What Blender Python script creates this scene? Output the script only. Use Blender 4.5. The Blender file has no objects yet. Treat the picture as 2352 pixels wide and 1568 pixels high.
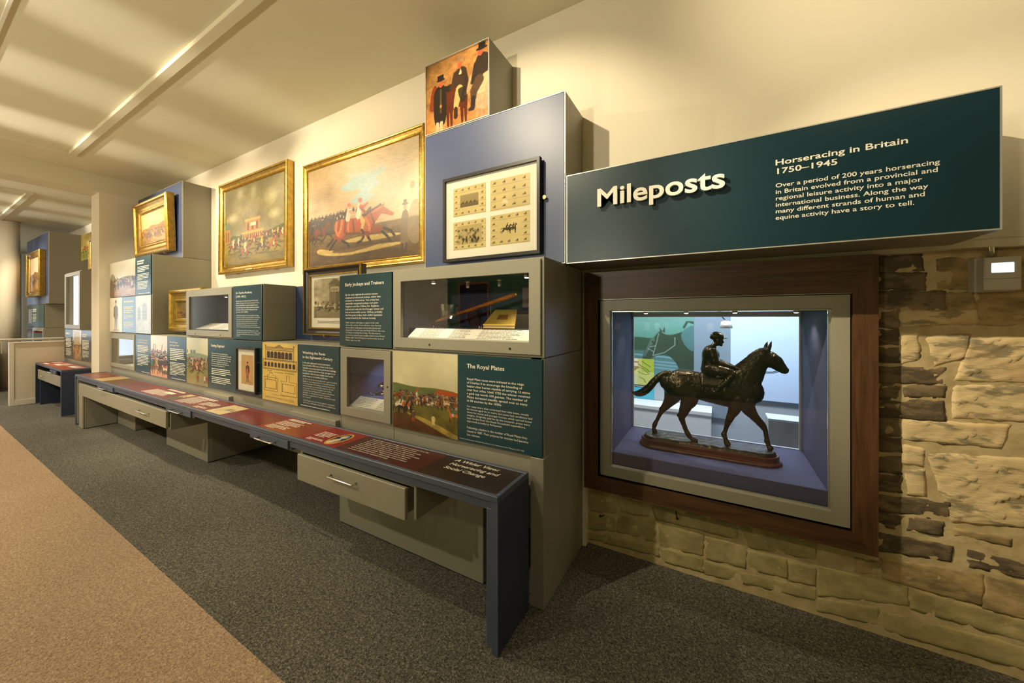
import bpy, bmesh, math, random
import numpy as np
from mathutils import Vector, Matrix, noise as mnoise
random.seed(7); np.random.seed(7)
PI = math.pi
scn = bpy.context.scene
COL = scn.collection

# ---------------------------------------------------------------- camera, world, main lights, exposure
cam_d = bpy.data.cameras.new('camera')
cam = bpy.data.objects.new('camera', cam_d); COL.objects.link(cam)
cam.location = (0, 0, 1.5)
cam.rotation_euler = (PI/2, 0, math.radians(29.6474))
cam_d.sensor_width = 36; cam_d.lens = 36*824/2352
cam_d.shift_y = -54/2352
cam_d.clip_start = .02
scn.camera = cam
scn.view_settings.view_transform = 'Standard'
scn.view_settings.look = 'None'
scn.view_settings.gamma = 1
scn.view_settings.use_curve_mapping = False
scn.view_settings.exposure = 0.0
scn.cycles.max_bounces = 7; scn.cycles.diffuse_bounces = 4; scn.cycles.glossy_bounces = 3
scn.cycles.transparent_max_bounces = 12; scn.cycles.transmission_bounces = 6
scn.cycles.caustics_reflective = False; scn.cycles.caustics_refractive = False
scn.cycles.sample_clamp_indirect = 6; scn.cycles.blur_glossy = .5
scn.cycles.use_denoising = True
scn.cycles.use_adaptive_sampling = True
wd = bpy.data.worlds.new('world'); scn.world = wd; wd.use_nodes = True
wd.node_tree.nodes['Background'].inputs[0].default_value = (.9, .85, .75, 1)
wd.node_tree.nodes['Background'].inputs[1].default_value = .05

WARM = (1.0, .85, .58); WARM2 = (1.0, .88, .66); COOL = (.76, .87, 1.0)
def look(o, tgt):
    o.rotation_euler = (Vector(tgt)-o.location).to_track_quat('-Z', 'Y').to_euler()
def spot(name, loc, tgt, w, deg, col=WARM, blend=.6, rad=.03):
    d = bpy.data.lights.new(name, 'SPOT'); d.energy = w; d.color = col
    d.spot_size = math.radians(deg); d.spot_blend = blend; d.shadow_soft_size = rad
    o = bpy.data.objects.new(name, d); COL.objects.link(o); o.location = loc; look(o, tgt); return o
def area(name, loc, tgt, w, sx, sy, col=WARM2):
    d = bpy.data.lights.new(name, 'AREA'); d.shape = 'RECTANGLE'; d.size = sx; d.size_y = sy; d.energy = w; d.color = col
    o = bpy.data.objects.new(name, d); COL.objects.link(o); o.location = loc; look(o, tgt); return o
# track spots on the exhibits (the track hangs in the ceiling tray at y = .42)
for x, tx, w in ((-6.85, -6.5, 235), (-5.7, -5.3, 165), (-4.5, -3.3, 195), (-1.62, -1.3, 205)):
    spot('track_spot_light', (x, .42, 3.5), (tx, 1.95, 2.15 if x < -2 else 2.4), w, 88 if x < -2 else 70, WARM, .5, .02)
spot('track_spot_light', (-1.42, .42, 3.5), (1.6, 2.3, 1.25), 430, 38, WARM, .6, .02)
spot('track_spot_light', (.55, .42, 3.5), (.9, 2.3, 3.3), 115, 75, WARM, .9, .02)
# unseen fill lights added behind the camera for general brightness
for x in (-6.4, -3.2, 0.2):
    spot('room_fill_light', (x, -1.5, 3.5), (x, -1.3, 0), (440, 190, 40)[int((x+6.4)/3)], 140, WARM2, .8, .06)
# uplighters on the far side of the room: the streaks on the ceiling
for x, w in ((-3.7, 650), (-4.95, 650), (-6.35, 1100)):
    spot('uplight', (x, -2.7, 2.78), (x-.12, .9, 3.66), w, 14, (1, .93, .8), 1.0, .05)
for x, w in ((-5.6, 220), (-1.8, 330)): spot('uplight', (x, -2.5, 2.2), (x-.3, .6, 3.66), w, 110, WARM2, 1.0, .1)  # wide fill pair, added to brighten the ceiling as a whole
# far room
area('far_room_light', (-11.5, -.6, 3.4), (-11.3, .6, 0), 110, 1.6, 1.6, (1, .88, .68))
for x, w in ((-9.4, 420), (-10.6, 700), (-11.8, 700)):
    spot('uplight', (x, -2.7, 2.75), (x-.2, 1.5, 3.66), w, 14, (1, .95, .86), 1.0, .05)
spot('track_spot_light', (-9.9, .35, 3.4), (-9.6, 1.7, 1.3), 170, 80, WARM2, .5, .03)
spot('track_spot_light', (-12.1, .2, 3.4), (-12.5, 1.7, 2.2), 110, 60, WARM2, .5, .03)
# gallery behind the show case
area('gallery_light', (.5, 3.9, 2.75), (.9, 4.9, 1.2), 68, 1.2, .3, COOL)
area('gallery_light', (-.7, 3.9, 2.75), (-.6, 4.8, .6), 48, 1.0, .3, (.95, .98, 1.0))

# ---------------------------------------------------------------- materials
def lin(c):
    return tuple((v/12.92 if v <= .04045 else ((v+.055)/1.055)**2.4) for v in c)
def rgb(r, g, b): return lin((r/255, g/255, b/255))
MATS = {}
def mat(name, col, rough=.5, metal=0, spec=.5, bump=0, bscale=200, var=0, vscale=3):
    m = bpy.data.materials.new(name); m.use_nodes = True; MATS[name] = m
    nt = m.node_tree; b = nt.nodes['Principled BSDF']
    b.inputs['Base Color'].default_value = (*col, 1); b.inputs['Roughness'].default_value = rough
    b.inputs['Metallic'].default_value = metal; b.inputs['Specular IOR Level'].default_value = spec
    tc = nt.nodes.new('ShaderNodeTexCoord')
    if var:
        n = nt.nodes.new('ShaderNodeTexNoise'); n.inputs['Scale'].default_value = vscale; n.inputs['Detail'].default_value = 4
        nt.links.new(tc.outputs['Object'], n.inputs['Vector'])
        mx = nt.nodes.new('ShaderNodeMix'); mx.data_type = 'RGBA'
        mx.inputs[6].default_value = (*[c*(1-var) for c in col], 1); mx.inputs[7].default_value = (*[min(1, c*(1+var)) for c in col], 1)
        nt.links.new(n.outputs['Fac'], mx.inputs[0]); nt.links.new(mx.outputs[2], b.inputs['Base Color'])
    if bump:
        n = nt.nodes.new('ShaderNodeTexNoise'); n.inputs['Scale'].default_value = bscale; n.inputs['Detail'].default_value = 3
        nt.links.new(tc.outputs['Object'], n.inputs['Vector'])
        bp = nt.nodes.new('ShaderNodeBump'); bp.inputs['Strength'].default_value = bump; bp.inputs['Distance'].default_value = .002
        nt.links.new(n.outputs['Fac'], bp.inputs['Height']); nt.links.new(bp.outputs['Normal'], b.inputs['Normal'])
    return m
def emit(name, col, s):
    m = bpy.data.materials.new(name); m.use_nodes = True; nt = m.node_tree; nt.nodes.clear()
    e = nt.nodes.new('ShaderNodeEmission'); e.inputs[0].default_value = (*col, 1); e.inputs[1].default_value = s
    o = nt.nodes.new('ShaderNodeOutputMaterial'); nt.links.new(e.outputs[0], o.inputs[0]); return m
def glass_mat(name, tint=(1, 1, 1), f0=.04, rough=0.0):
    m = bpy.data.materials.new(name); m.use_nodes = True; nt = m.node_tree; nt.nodes.clear(); L = nt.links.new; N = nt.nodes.new
    g = N('ShaderNodeNewGeometry'); dt = N('ShaderNodeVectorMath'); dt.operation = 'DOT_PRODUCT'
    L(g.outputs['Incoming'], dt.inputs[0]); L(g.outputs['Normal'], dt.inputs[1])
    ab = N('ShaderNodeMath'); ab.operation = 'ABSOLUTE'; L(dt.outputs['Value'], ab.inputs[0])
    om = N('ShaderNodeMath'); om.operation = 'SUBTRACT'; om.inputs[0].default_value = 1; L(ab.outputs[0], om.inputs[1])
    pw = N('ShaderNodeMath'); pw.operation = 'POWER'; pw.inputs[1].default_value = 5; L(om.outputs[0], pw.inputs[0])
    ma = N('ShaderNodeMath'); ma.operation = 'MULTIPLY_ADD'; ma.inputs[1].default_value = 1-f0; ma.inputs[2].default_value = f0; L(pw.outputs[0], ma.inputs[0])
    t = N('ShaderNodeBsdfTransparent'); t.inputs[0].default_value = (*tint, 1)
    gl = N('ShaderNodeBsdfGlossy'); gl.inputs['Roughness'].default_value = rough
    mx = N('ShaderNodeMixShader'); L(ma.outputs[0], mx.inputs[0]); L(t.outputs[0], mx.inputs[1]); L(gl.outputs[0], mx.inputs[2])
    o = N('ShaderNodeOutputMaterial'); L(mx.outputs[0], o.inputs[0]); return m
def picture_mat(name, rough=.4, bump=0.0, bscale=300):
    m = mat(name, (.5, .5, .5), rough, bump=bump, bscale=bscale)
    nt = m.node_tree; a = nt.nodes.new('ShaderNodeAttribute'); a.attribute_name = 'Col'
    nt.links.new(a.outputs['Color'], nt.nodes['Principled BSDF'].inputs['Base Color']); return m
def wood_mat(name, c1, c2, axis=0, scale=1.0, rough=.4):
    m = mat(name, c1, rough); nt = m.node_tree; b = nt.nodes['Principled BSDF']; L = nt.links.new; N = nt.nodes.new
    tc = N('ShaderNodeTexCoord'); mp = N('ShaderNodeMapping')
    sc = [22*scale]*3; sc[axis] = 1.6*scale; mp.inputs['Scale'].default_value = sc
    n = N('ShaderNodeTexNoise'); n.inputs['Scale'].default_value = 1.6; n.inputs['Detail'].default_value = 6; n.inputs['Roughness'].default_value = .65; n.inputs['Distortion'].default_value = .6
    L(tc.outputs['Object'], mp.inputs['Vector']); L(mp.outputs[0], n.inputs['Vector'])
    r = N('ShaderNodeValToRGB'); r.color_ramp.elements[0].position = .32; r.color_ramp.elements[0].color = (*c1, 1); r.color_ramp.elements[1].position = .68; r.color_ramp.elements[1].color = (*c2, 1)
    L(n.outputs['Fac'], r.inputs[0]); L(r.outputs[0], b.inputs['Base Color'])
    bp = N('ShaderNodeBump'); bp.inputs['Strength'].default_value = .15; bp.inputs['Distance'].default_value = .002; L(n.outputs['Fac'], bp.inputs['Height']); L(bp.outputs[0], b.inputs['Normal'])
    return m
def carpet_mat(name, dark, mid, light):
    m = mat(name, mid, .95, spec=.1); nt = m.node_tree; b = nt.nodes['Principled BSDF']; L = nt.links.new; N = nt.nodes.new
    tc = N('ShaderNodeTexCoord')
    def nz(sc, vec, det=2, dist=0):
        mp = N('ShaderNodeMapping'); mp.inputs['Scale'].default_value = vec; L(tc.outputs['Object'], mp.inputs['Vector'])
        n = N('ShaderNodeTexNoise'); n.inputs['Scale'].default_value = sc; n.inputs['Detail'].default_value = det; n.inputs['Distortion'].default_value = dist
        L(mp.outputs[0], n.inputs['Vector']); return n
    n1 = nz(150, (1, .55, 1), 2, 1.2); n2 = nz(150, (.55, 1, 1), 2, 1.2); n3 = nz(1.2, (1, 1, 1), 3)
    av = N('ShaderNodeMath'); av.operation = 'ADD'; L(n1.outputs['Fac'], av.inputs[0]); L(n2.outputs['Fac'], av.inputs[1])
    hf = N('ShaderNodeMath'); hf.operation = 'MULTIPLY_ADD'; hf.inputs[1].default_value = .46; L(av.outputs[0], hf.inputs[0])
    sm = N('ShaderNodeMath'); sm.operation = 'MULTIPLY'; sm.inputs[1].default_value = .08; L(n3.outputs['Fac'], sm.inputs[0]); L(sm.outputs[0], hf.inputs[2])
    r = N('ShaderNodeValToRGB'); e = r.color_ramp.elements
    e[0].position = .38; e[0].color = (*dark, 1); e[1].position = .64; e[1].color = (*light, 1); k = e.new(.50); k.color = (*mid, 1)
    L(hf.outputs[0], r.inputs[0]); L(r.outputs[0], b.inputs['Base Color'])
    bp = N('ShaderNodeBump'); bp.inputs['Strength'].default_value = .7; bp.inputs['Distance'].default_value = .004; L(av.outputs[0], bp.inputs['Height']); L(bp.outputs[0], b.inputs['Normal'])
    return m
def stone_mat(name, c1, c2, c3, scale=9, streak=(1, 1, 1), rot=0, w=.16, mid=.48):
    m = mat(name, c1, .9, spec=.15); nt = m.node_tree; b = nt.nodes['Principled BSDF']; L = nt.links.new; N = nt.nodes.new
    tc = N('ShaderNodeTexCoord'); mp = N('ShaderNodeMapping'); mp.inputs['Scale'].default_value = streak; mp.inputs['Rotation'].default_value = (0, rot, 0); mp.vector_type = 'TEXTURE' if False else 'POINT'; L(tc.outputs['Object'], mp.inputs['Vector'])
    n = N('ShaderNodeTexNoise'); n.inputs['Scale'].default_value = scale; n.inputs['Detail'].default_value = 7; n.inputs['Roughness'].default_value = .62; L(mp.outputs[0], n.inputs['Vector'])
    n2 = N('ShaderNodeTexNoise'); n2.inputs['Scale'].default_value = scale*.45; n2.inputs['Detail'].default_value = 3; L(mp.outputs[0], n2.inputs['Vector'])
    r = N('ShaderNodeValToRGB'); e = r.color_ramp.elements; e[0].position = mid-w/2; e[0].color = (*c2, 1); e[1].position = mid+w/2; e[1].color = (*c1, 1)
    L(n.outputs['Fac'], r.inputs[0])
    r2 = N('ShaderNodeValToRGB'); e = r2.color_ramp.elements; e[0].position = .60; e[0].color = (0, 0, 0, 1); e[1].position = .72; e[1].color = (.6, .6, .6, 1); L(n2.outputs['Fac'], r2.inputs[0])
    mx = N('ShaderNodeMix'); mx.data_type = 'RGBA'; L(r2.outputs[0], mx.inputs[0]); L(r.outputs[0], mx.inputs[6]); mx.inputs[7].default_value = (*c3, 1)
    L(mx.outputs[2], b.inputs['Base Color'])
    n4 = N('ShaderNodeTexNoise'); n4.inputs['Scale'].default_value = 60; n4.inputs['Detail'].default_value = 6; L(mp.outputs[0], n4.inputs['Vector'])
    bp = N('ShaderNodeBump'); bp.inputs['Strength'].default_value = .4; bp.inputs['Distance'].default_value = .005; L(n4.outputs['Fac'], bp.inputs['Height']); L(bp.outputs[0], b.inputs['Normal'])
    return m
M = dict(
 wall=mat('cream_plaster', (.80, .73, .58), .85, spec=.2, bump=.12, bscale=120, var=.02),
 cream2=mat('grey_cream_ink', (.62, .60, .52), .6),
 ceil=mat('ceiling_paint', (.72, .68, .51), .8, spec=.2, bump=.06, bscale=60),
 white=mat('white_gloss_paint', (.80, .76, .66), .45),
 green=mat('green_wall_paint', (.045, .14, .06), .7),
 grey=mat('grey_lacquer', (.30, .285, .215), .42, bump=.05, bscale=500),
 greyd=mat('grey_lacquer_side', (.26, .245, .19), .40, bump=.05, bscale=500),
 alu=mat('pale_aluminium', (.62, .61, .55), .35, metal=.6),
 teal=mat('teal_print', (.013, .050, .064), .24, bump=.02, bscale=600),
 teal2=mat('teal_sign_print', (.003, .026, .038), .36, bump=.03, bscale=600),
 blue=mat('slate_blue_lacquer', (.038, .060, .150), .44, spec=.75, bump=.04, bscale=500),
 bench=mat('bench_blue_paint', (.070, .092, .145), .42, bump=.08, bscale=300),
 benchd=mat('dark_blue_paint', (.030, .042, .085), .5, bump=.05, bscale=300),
 dark=mat('shadow_gap_black', (.01, .01, .01), .7),
 inner=mat('case_blue_fabric', (.052, .058, .135), .75, bump=.1, bscale=700),
 innerd=mat('dark_case_fabric', (.028, .030, .06), .8),
 cream=mat('cream_ink', (.82, .78, .66), .6),
 ink=mat('dark_ink', (.16, .14, .11), .7),
 card=mat('label_card', (.80, .77, .65), .6),
 steel=mat('brushed_steel', (.72, .70, .64), .22, metal=1),
 chrome=mat('silver', (.85, .85, .86), .12, metal=1),
 brass=mat('brass', (.75, .55, .22), .3, metal=1),
 gold=mat('gilt', (.50, .31, .065), .30, metal=.8, bump=.8, bscale=45, var=.55, vscale=22),
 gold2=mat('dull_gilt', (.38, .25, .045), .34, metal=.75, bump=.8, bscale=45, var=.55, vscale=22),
 black=mat('black_frame_paint', (.016, .014, .012), .4),
 blkbr=mat('dark_brown_frame', (.03, .02, .012), .35),
 mount=mat('cream_mount_board', (.80, .76, .62), .8),
 bronze=mat('bronze', (.060, .047, .028), .27, metal=.72, bump=1.0, bscale=85, var=.35, vscale=18),
 bground=mat('bronze_ground', (.055, .045, .03), .34, metal=.65, bump=1.0, bscale=110, var=.4, vscale=30),
 walnut=wood_mat('walnut_x', rgb(58, 38, 22), rgb(98, 68, 42), 0, 1.0, .45),
 walnutz=wood_mat('walnut_z', rgb(58, 36, 20), rgb(104, 70, 42), 2, 1.0, .45),
 mahog=wood_mat('mahogany', rgb(62, 30, 14), rgb(104, 54, 26), 0, 2.0, .3),
 cane=wood_mat('cane', rgb(150, 80, 22), rgb(196, 120, 44), 0, 2.0, .25),
 glass=glass_mat('clear_glass'), glass3=glass_mat('cut_glass', (.95, .96, .94), .20, .06), glass2=mat('goblet_glass', (1, 1, 1), 0.0),
 bookc=mat('yellow_book_cloth', (.62, .40, .07), .6, bump=.2, var=.15, vscale=20), page=mat('page_edges', (.68, .60, .42), .9),
 plastic=mat('beige_plastic', (.55, .51, .42), .5), screen=emit('lit_screen', (.72, .83, 1.0), 1.5), bulb=emit('bulb', (1, .86, .6), 30), bulbw=emit('cool_bulb', (.9, .95, 1), 14),
 carpet=carpet_mat('grey_carpet', rgb(58, 56, 50), rgb(96, 93, 84), rgb(150, 146, 132)),
 carpet2=carpet_mat('tan_carpet', rgb(136, 114, 92), rgb(174, 148, 120), rgb(202, 178, 148)),
 carpetb=carpet_mat('blue_grey_carpet', rgb(70, 74, 90), rgb(96, 100, 116), rgb(120, 124, 140)),
 pic=picture_mat('printed_picture', .25), oil=picture_mat('oil_painting', .30, .35, 420),
 daylight=emit('daylight_pane', (.78, .9, 1.0), 2.6),
 mortar=stone_mat('lime_mortar', rgb(208, 188, 144), rgb(186, 166, 122), rgb(166, 146, 108), 9),
 st_d=stone_mat('dark_stone', rgb(132, 115, 90), rgb(98, 86, 68), rgb(196, 166, 122), 13, (.75, 1, 1.6), 0, .12, .5),
 st_p=stone_mat('pale_tooled_stone', rgb(226, 202, 156), rgb(160, 146, 116), rgb(196, 160, 116), 9, (.7, 1, 2.2), .5, .07, .45),
 st_m=stone_mat('mixed_stone', rgb(190, 164, 116), rgb(140, 122, 88), rgb(112, 98, 72), 9, (.7, 1, 1.4)),
 st_g=stone_mat('limewashed_stone', rgb(188, 172, 122), rgb(166, 152, 106), rgb(140, 126, 88), 6),
 oak=mat('brown_skirting', rgb(150, 96, 40), .5),
 bluewall=mat('pale_blue_print', (.56, .72, .95), .6), greywall=mat('grey_gallery_wall', (.40, .46, .50), .6), benchw=mat('white_gallery_bench', (.80, .82, .80), .4), greenp=mat('comic', (.5, .5, .3), .5),
 cyan=mat('cyan_print', (.05, .42, .55), .5), charcoal=mat('charcoal_strip', (.05, .06, .07), .5), teal_glare=mat('glare_paled_teal', (.05, .11, .125), .18),  # last one: teal lightened to carry the window glare in its colour
)

M['glass2'].node_tree.nodes['Principled BSDF'].inputs['Transmission Weight'].default_value = 1
# ---------------------------------------------------------------- mesh helpers
class MB:
    def __init__(s): s.v = []; s.f = []
    def quad(s, a, b, c, d):
        n = len(s.v); s.v += [a, b, c, d]; s.f.append((n, n+1, n+2, n+3)); return s
    def box(s, x0, x1, y0, y1, z0, z1):
        n = len(s.v); s.v += [(x, y, z) for x in (x0, x1) for y in (y0, y1) for z in (z0, z1)]
        s.f += [tuple(n+i for i in q) for q in ((0, 1, 3, 2), (4, 6, 7, 5), (0, 4, 5, 1), (2, 3, 7, 6), (0, 2, 6, 4), (1, 5, 7, 3))]; return s
    def cbox(s, x0, x1, y0, y1, z0, z1, b=.002):
        bm = bmesh.new(); bmesh.ops.create_cube(bm, size=1)
        for v in bm.verts: v.co = (x0+(x1-x0)*(v.co.x+.5), y0+(y1-y0)*(v.co.y+.5), z0+(z1-z0)*(v.co.z+.5))
        bmesh.ops.bevel(bm, geom=bm.edges[:], offset=b, segments=1, affect='EDGES')
        n = len(s.v); bm.verts.index_update()
        s.v += [tuple(v.co) for v in bm.verts]; s.f += [tuple(n+v.index for v in f.verts) for f in bm.faces]; bm.free(); return s
    def tube(s, pts, r, seg=8, cap=True):
        pts = [Vector(p) for p in pts]; rs = r if hasattr(r, '__len__') else [r]*len(pts); n0 = len(s.v); up = None
        for i, p in enumerate(pts):
            t = (pts[min(i+1, len(pts)-1)]-pts[max(i-1, 0)]).normalized()
            a = t.orthogonal().normalized() if up is None else (up-t*up.dot(t)).normalized(); up = a; b = t.cross(a)
            for k in range(seg):
                q = 2*PI*k/seg; s.v.append(tuple(p+(a*math.cos(q)+b*math.sin(q))*rs[i]))
        for i in range(len(pts)-1):
            for k in range(seg):
                k2 = (k+1) % seg; s.f.append((n0+i*seg+k, n0+i*seg+k2, n0+(i+1)*seg+k2, n0+(i+1)*seg+k))
        if cap:
            s.f.append(tuple(n0+k for k in range(seg))[::-1]); s.f.append(tuple(n0+(len(pts)-1)*seg+k for k in range(seg)))
        return s
    def lathe(s, prof, cx, cy, seg=32, sx=1, sy=1):
        n0 = len(s.v)
        for r, z in prof:
            for k in range(seg): q = 2*PI*k/seg; s.v.append((cx+r*math.cos(q)*sx, cy+r*math.sin(q)*sy, z))
        for i in range(len(prof)-1):
            for k in range(seg): k2 = (k+1) % seg; s.f.append((n0+i*seg+k, n0+i*seg+k2, n0+(i+1)*seg+k2, n0+(i+1)*seg+k))
        if prof[0][0] > 1e-4: s.f.append(tuple(n0+k for k in range(seg))[::-1])
        if prof[-1][0] > 1e-4: s.f.append(tuple(n0+(len(prof)-1)*seg+k for k in range(seg)))
        return s
    def rectloops(s, loops, close_last=False):
        # loops: list of (x0,x1,z0,z1,y): mitred frame surface
        n0 = len(s.v)
        for x0, x1, z0, z1, y in loops: s.v += [(x0, y, z0), (x1, y, z0), (x1, y, z1), (x0, y, z1)]
        for i in range(len(loops)-1):
            for k in range(4): k2 = (k+1) % 4; s.f.append((n0+i*4+k, n0+i*4+k2, n0+(i+1)*4+k2, n0+(i+1)*4+k))
        return s
    def ring(s, x0, x1, z0, z1, ix0, ix1, iz0, iz1, y0, y1):
        return s.rectloops([(x0, x1, z0, z1, y1), (x0, x1, z0, z1, y0), (ix0, ix1, iz0, iz1, y0), (ix0, ix1, iz0, iz1, y1), (x0, x1, z0, z1, y1)])
    def mesh(s, name):
        me = bpy.data.meshes.new(name); me.from_pydata(s.v, [], s.f); me.update(); return me
    def build(s, name, m, parent=None, smooth=False):
        me = s.mesh(name)
        if smooth: me.polygons.foreach_set('use_smooth', [True]*len(me.polygons))
        return link(name, me, m, parent)
ROOTLOC = {}
def link(name, me, m, parent=None):
    o = bpy.data.objects.new(name, me); COL.objects.link(o)
    if m is not None: me.materials.clear(); me.materials.append(M[m] if isinstance(m, str) else m)
    if parent is not None:
        o.parent = parent
        if parent.type == 'EMPTY': o.matrix_parent_inverse = Matrix.Translation(-Vector(ROOTLOC[parent.name]))
    return o
def tag(o, label, cat, group=None):
    o['label'] = label; o['category'] = cat
    if group: o['group'] = group
    return o
def thing(name, label, cat, loc, group=None):
    o = bpy.data.objects.new(name, None); COL.objects.link(o); o.location = loc; o.empty_display_size = .1
    ROOTLOC[o.name] = tuple(loc); return tag(o, label, cat, group)
def struct(o): o['kind'] = 'structure'; return o
def box(name, m, parent, *a, b=0):
    mb = MB(); (mb.cbox(*a, b) if b else mb.box(*a)); return mb.build(name, m, parent)

# ---------------------------------------------------------------- lettering
def _capm():
    c = bpy.data.curves.new('t', 'FONT'); c.body = 'H'; c.size = 1; o = bpy.data.objects.new('t', c)
    me = bpy.data.meshes.new_from_object(o); h = max(v.co.y for v in me.vertices); bpy.data.objects.remove(o); bpy.data.meshes.remove(me); return h
CAP = _capm()
def text(parent, s, m, X0, X1, zt, zb, Y, bold=0, lead=1.2, extrude=0, res=2, flat=None, shear=0, name='lettering'):
    """cap top of the first line at zt, base line of the last at zb, ink from X0 to X1; flat: lies on the plane z = flat (zt, zb are y)"""
    c = bpy.data.curves.new('t', 'FONT'); c.body = s; c.size = 1; c.space_line = lead; c.offset = bold*.6; c.resolution_u = res; c.extrude = extrude; c.shear = shear
    o = bpy.data.objects.new('t', c); COL.objects.link(o)
    me = bpy.data.meshes.new_from_object(o); bpy.data.objects.remove(o)
    n = len(me.vertices); co = np.empty(n*3, 'f'); me.vertices.foreach_get('co', co); co = co.reshape(-1, 3)
    nl = s.count('\n')+1; kz = (zt-zb)/(CAP+(nl-1)*lead); x0 = co[:, 0].min(); kx = (X1-X0)/(co[:, 0].max()-x0)
    out = np.empty_like(co); out[:, 0] = X0+(co[:, 0]-x0)*kx
    up = zb+(co[:, 1]+(nl-1)*lead)*kz
    if flat is None: out[:, 2] = up; out[:, 1] = Y-co[:, 2]
    else: out[:, 1] = up; out[:, 2] = flat+co[:, 2]
    me.vertices.foreach_set('co', out.ravel()); me.update(); me.name = name
    return link(name, me, m, parent)
def letters(o, parent, name='raised_letter'):
    me = o.data; bm = bmesh.new(); bm.from_mesh(me); bm.verts.ensure_lookup_table(); seen = set(); isl = []
    for v in bm.verts:
        if v.index in seen: continue
        st, cur = [v], []; seen.add(v.index)
        while st:
            a = st.pop(); cur.append(a)
            for e in a.link_edges:
                b = e.other_vert(a)
                if b.index not in seen: seen.add(b.index); st.append(b)
        isl.append((min(a.co.x for a in cur), max(a.co.x for a in cur), {a.index for a in cur}))
    isl.sort(key=lambda q: q[0]); groups = []
    for x0, x1, ids in isl:
        if groups and x0 < groups[-1][0]-.004: groups[-1][0] = max(groups[-1][0], x1); groups[-1][1] |= ids
        else: groups.append([x1, set(ids)])
    for _, ids in groups:
        m2 = MB(); mp = {}
        for f in me.polygons:
            if f.vertices[0] in ids:
                for i in f.vertices:
                    if i not in mp: mp[i] = len(m2.v); m2.v.append(tuple(me.vertices[i].co))
                m2.f.append(tuple(mp[i] for i in f.vertices))
        m2.build(name, me.materials[0], parent)
    bm.free(); bpy.data.objects.remove(o)
def greek(parent, m, X0, X1, zt, zb, Y, nl, flat=None, h=.38, rag=.12, name='text_lines', seed=1):
    """rows of word-length strokes where the print is too small to be read"""
    rnd = random.Random(seed+int(abs(X0)*1000)); mb = MB(); p = (zt-zb)/max(nl-1+h, .5); W = X1-X0
    for i in range(nl):
        z1 = zt-i*p; z0 = z1-p*h; end = X1-W*rag*rnd.random()
        if i == nl-1 and nl > 2: end = X0+W*rnd.uniform(.35, .8)
        x = X0
        while x < end:
            w = p*rnd.uniform(.9, 3.4); x2 = min(x+w, end)
            if flat is None: mb.box(x, x2, Y-.0008, Y, z0, z1)
            else: mb.box(x, x2, z0, z1, flat, flat+.0008)
            x = x2+p*.30
    o = mb.build(name, m, parent); o['kind'] = 'stuff'; return o
# ---------------------------------------------------------------- painter: flat pictures, drawn into vertex colours
def C(r, g, b): return np.array([r, g, b], float)/255
def fbm(w, h, sx, sy, octv, seed):
    rs = np.random.RandomState(seed); out = np.zeros((h, w)); amp = 1; tot = 0
    for k in range(octv):
        nx, ny = max(2, int(sx*2**k)), max(2, int(sy*2**k)); g = rs.rand(ny+2, nx+2)
        X = np.linspace(0, nx, w); Y = np.linspace(0, ny, h); xi = np.minimum(X.astype(int), nx); yi = np.minimum(Y.astype(int), ny)
        fx = X-xi; fy = Y-yi; fx = fx*fx*(3-2*fx); fy = (fy*fy*(3-2*fy))[:, None]
        a = g[yi][:, xi]*(1-fx)+g[yi][:, np.minimum(xi+1, nx+1)]*fx; b = g[np.minimum(yi+1, ny+1)][:, xi]*(1-fx)+g[np.minimum(yi+1, ny+1)][:, np.minimum(xi+1, nx+1)]*fx
        out += amp*(a*(1-fy)+b*fy); tot += amp; amp *= .5
    return out/tot
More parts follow.
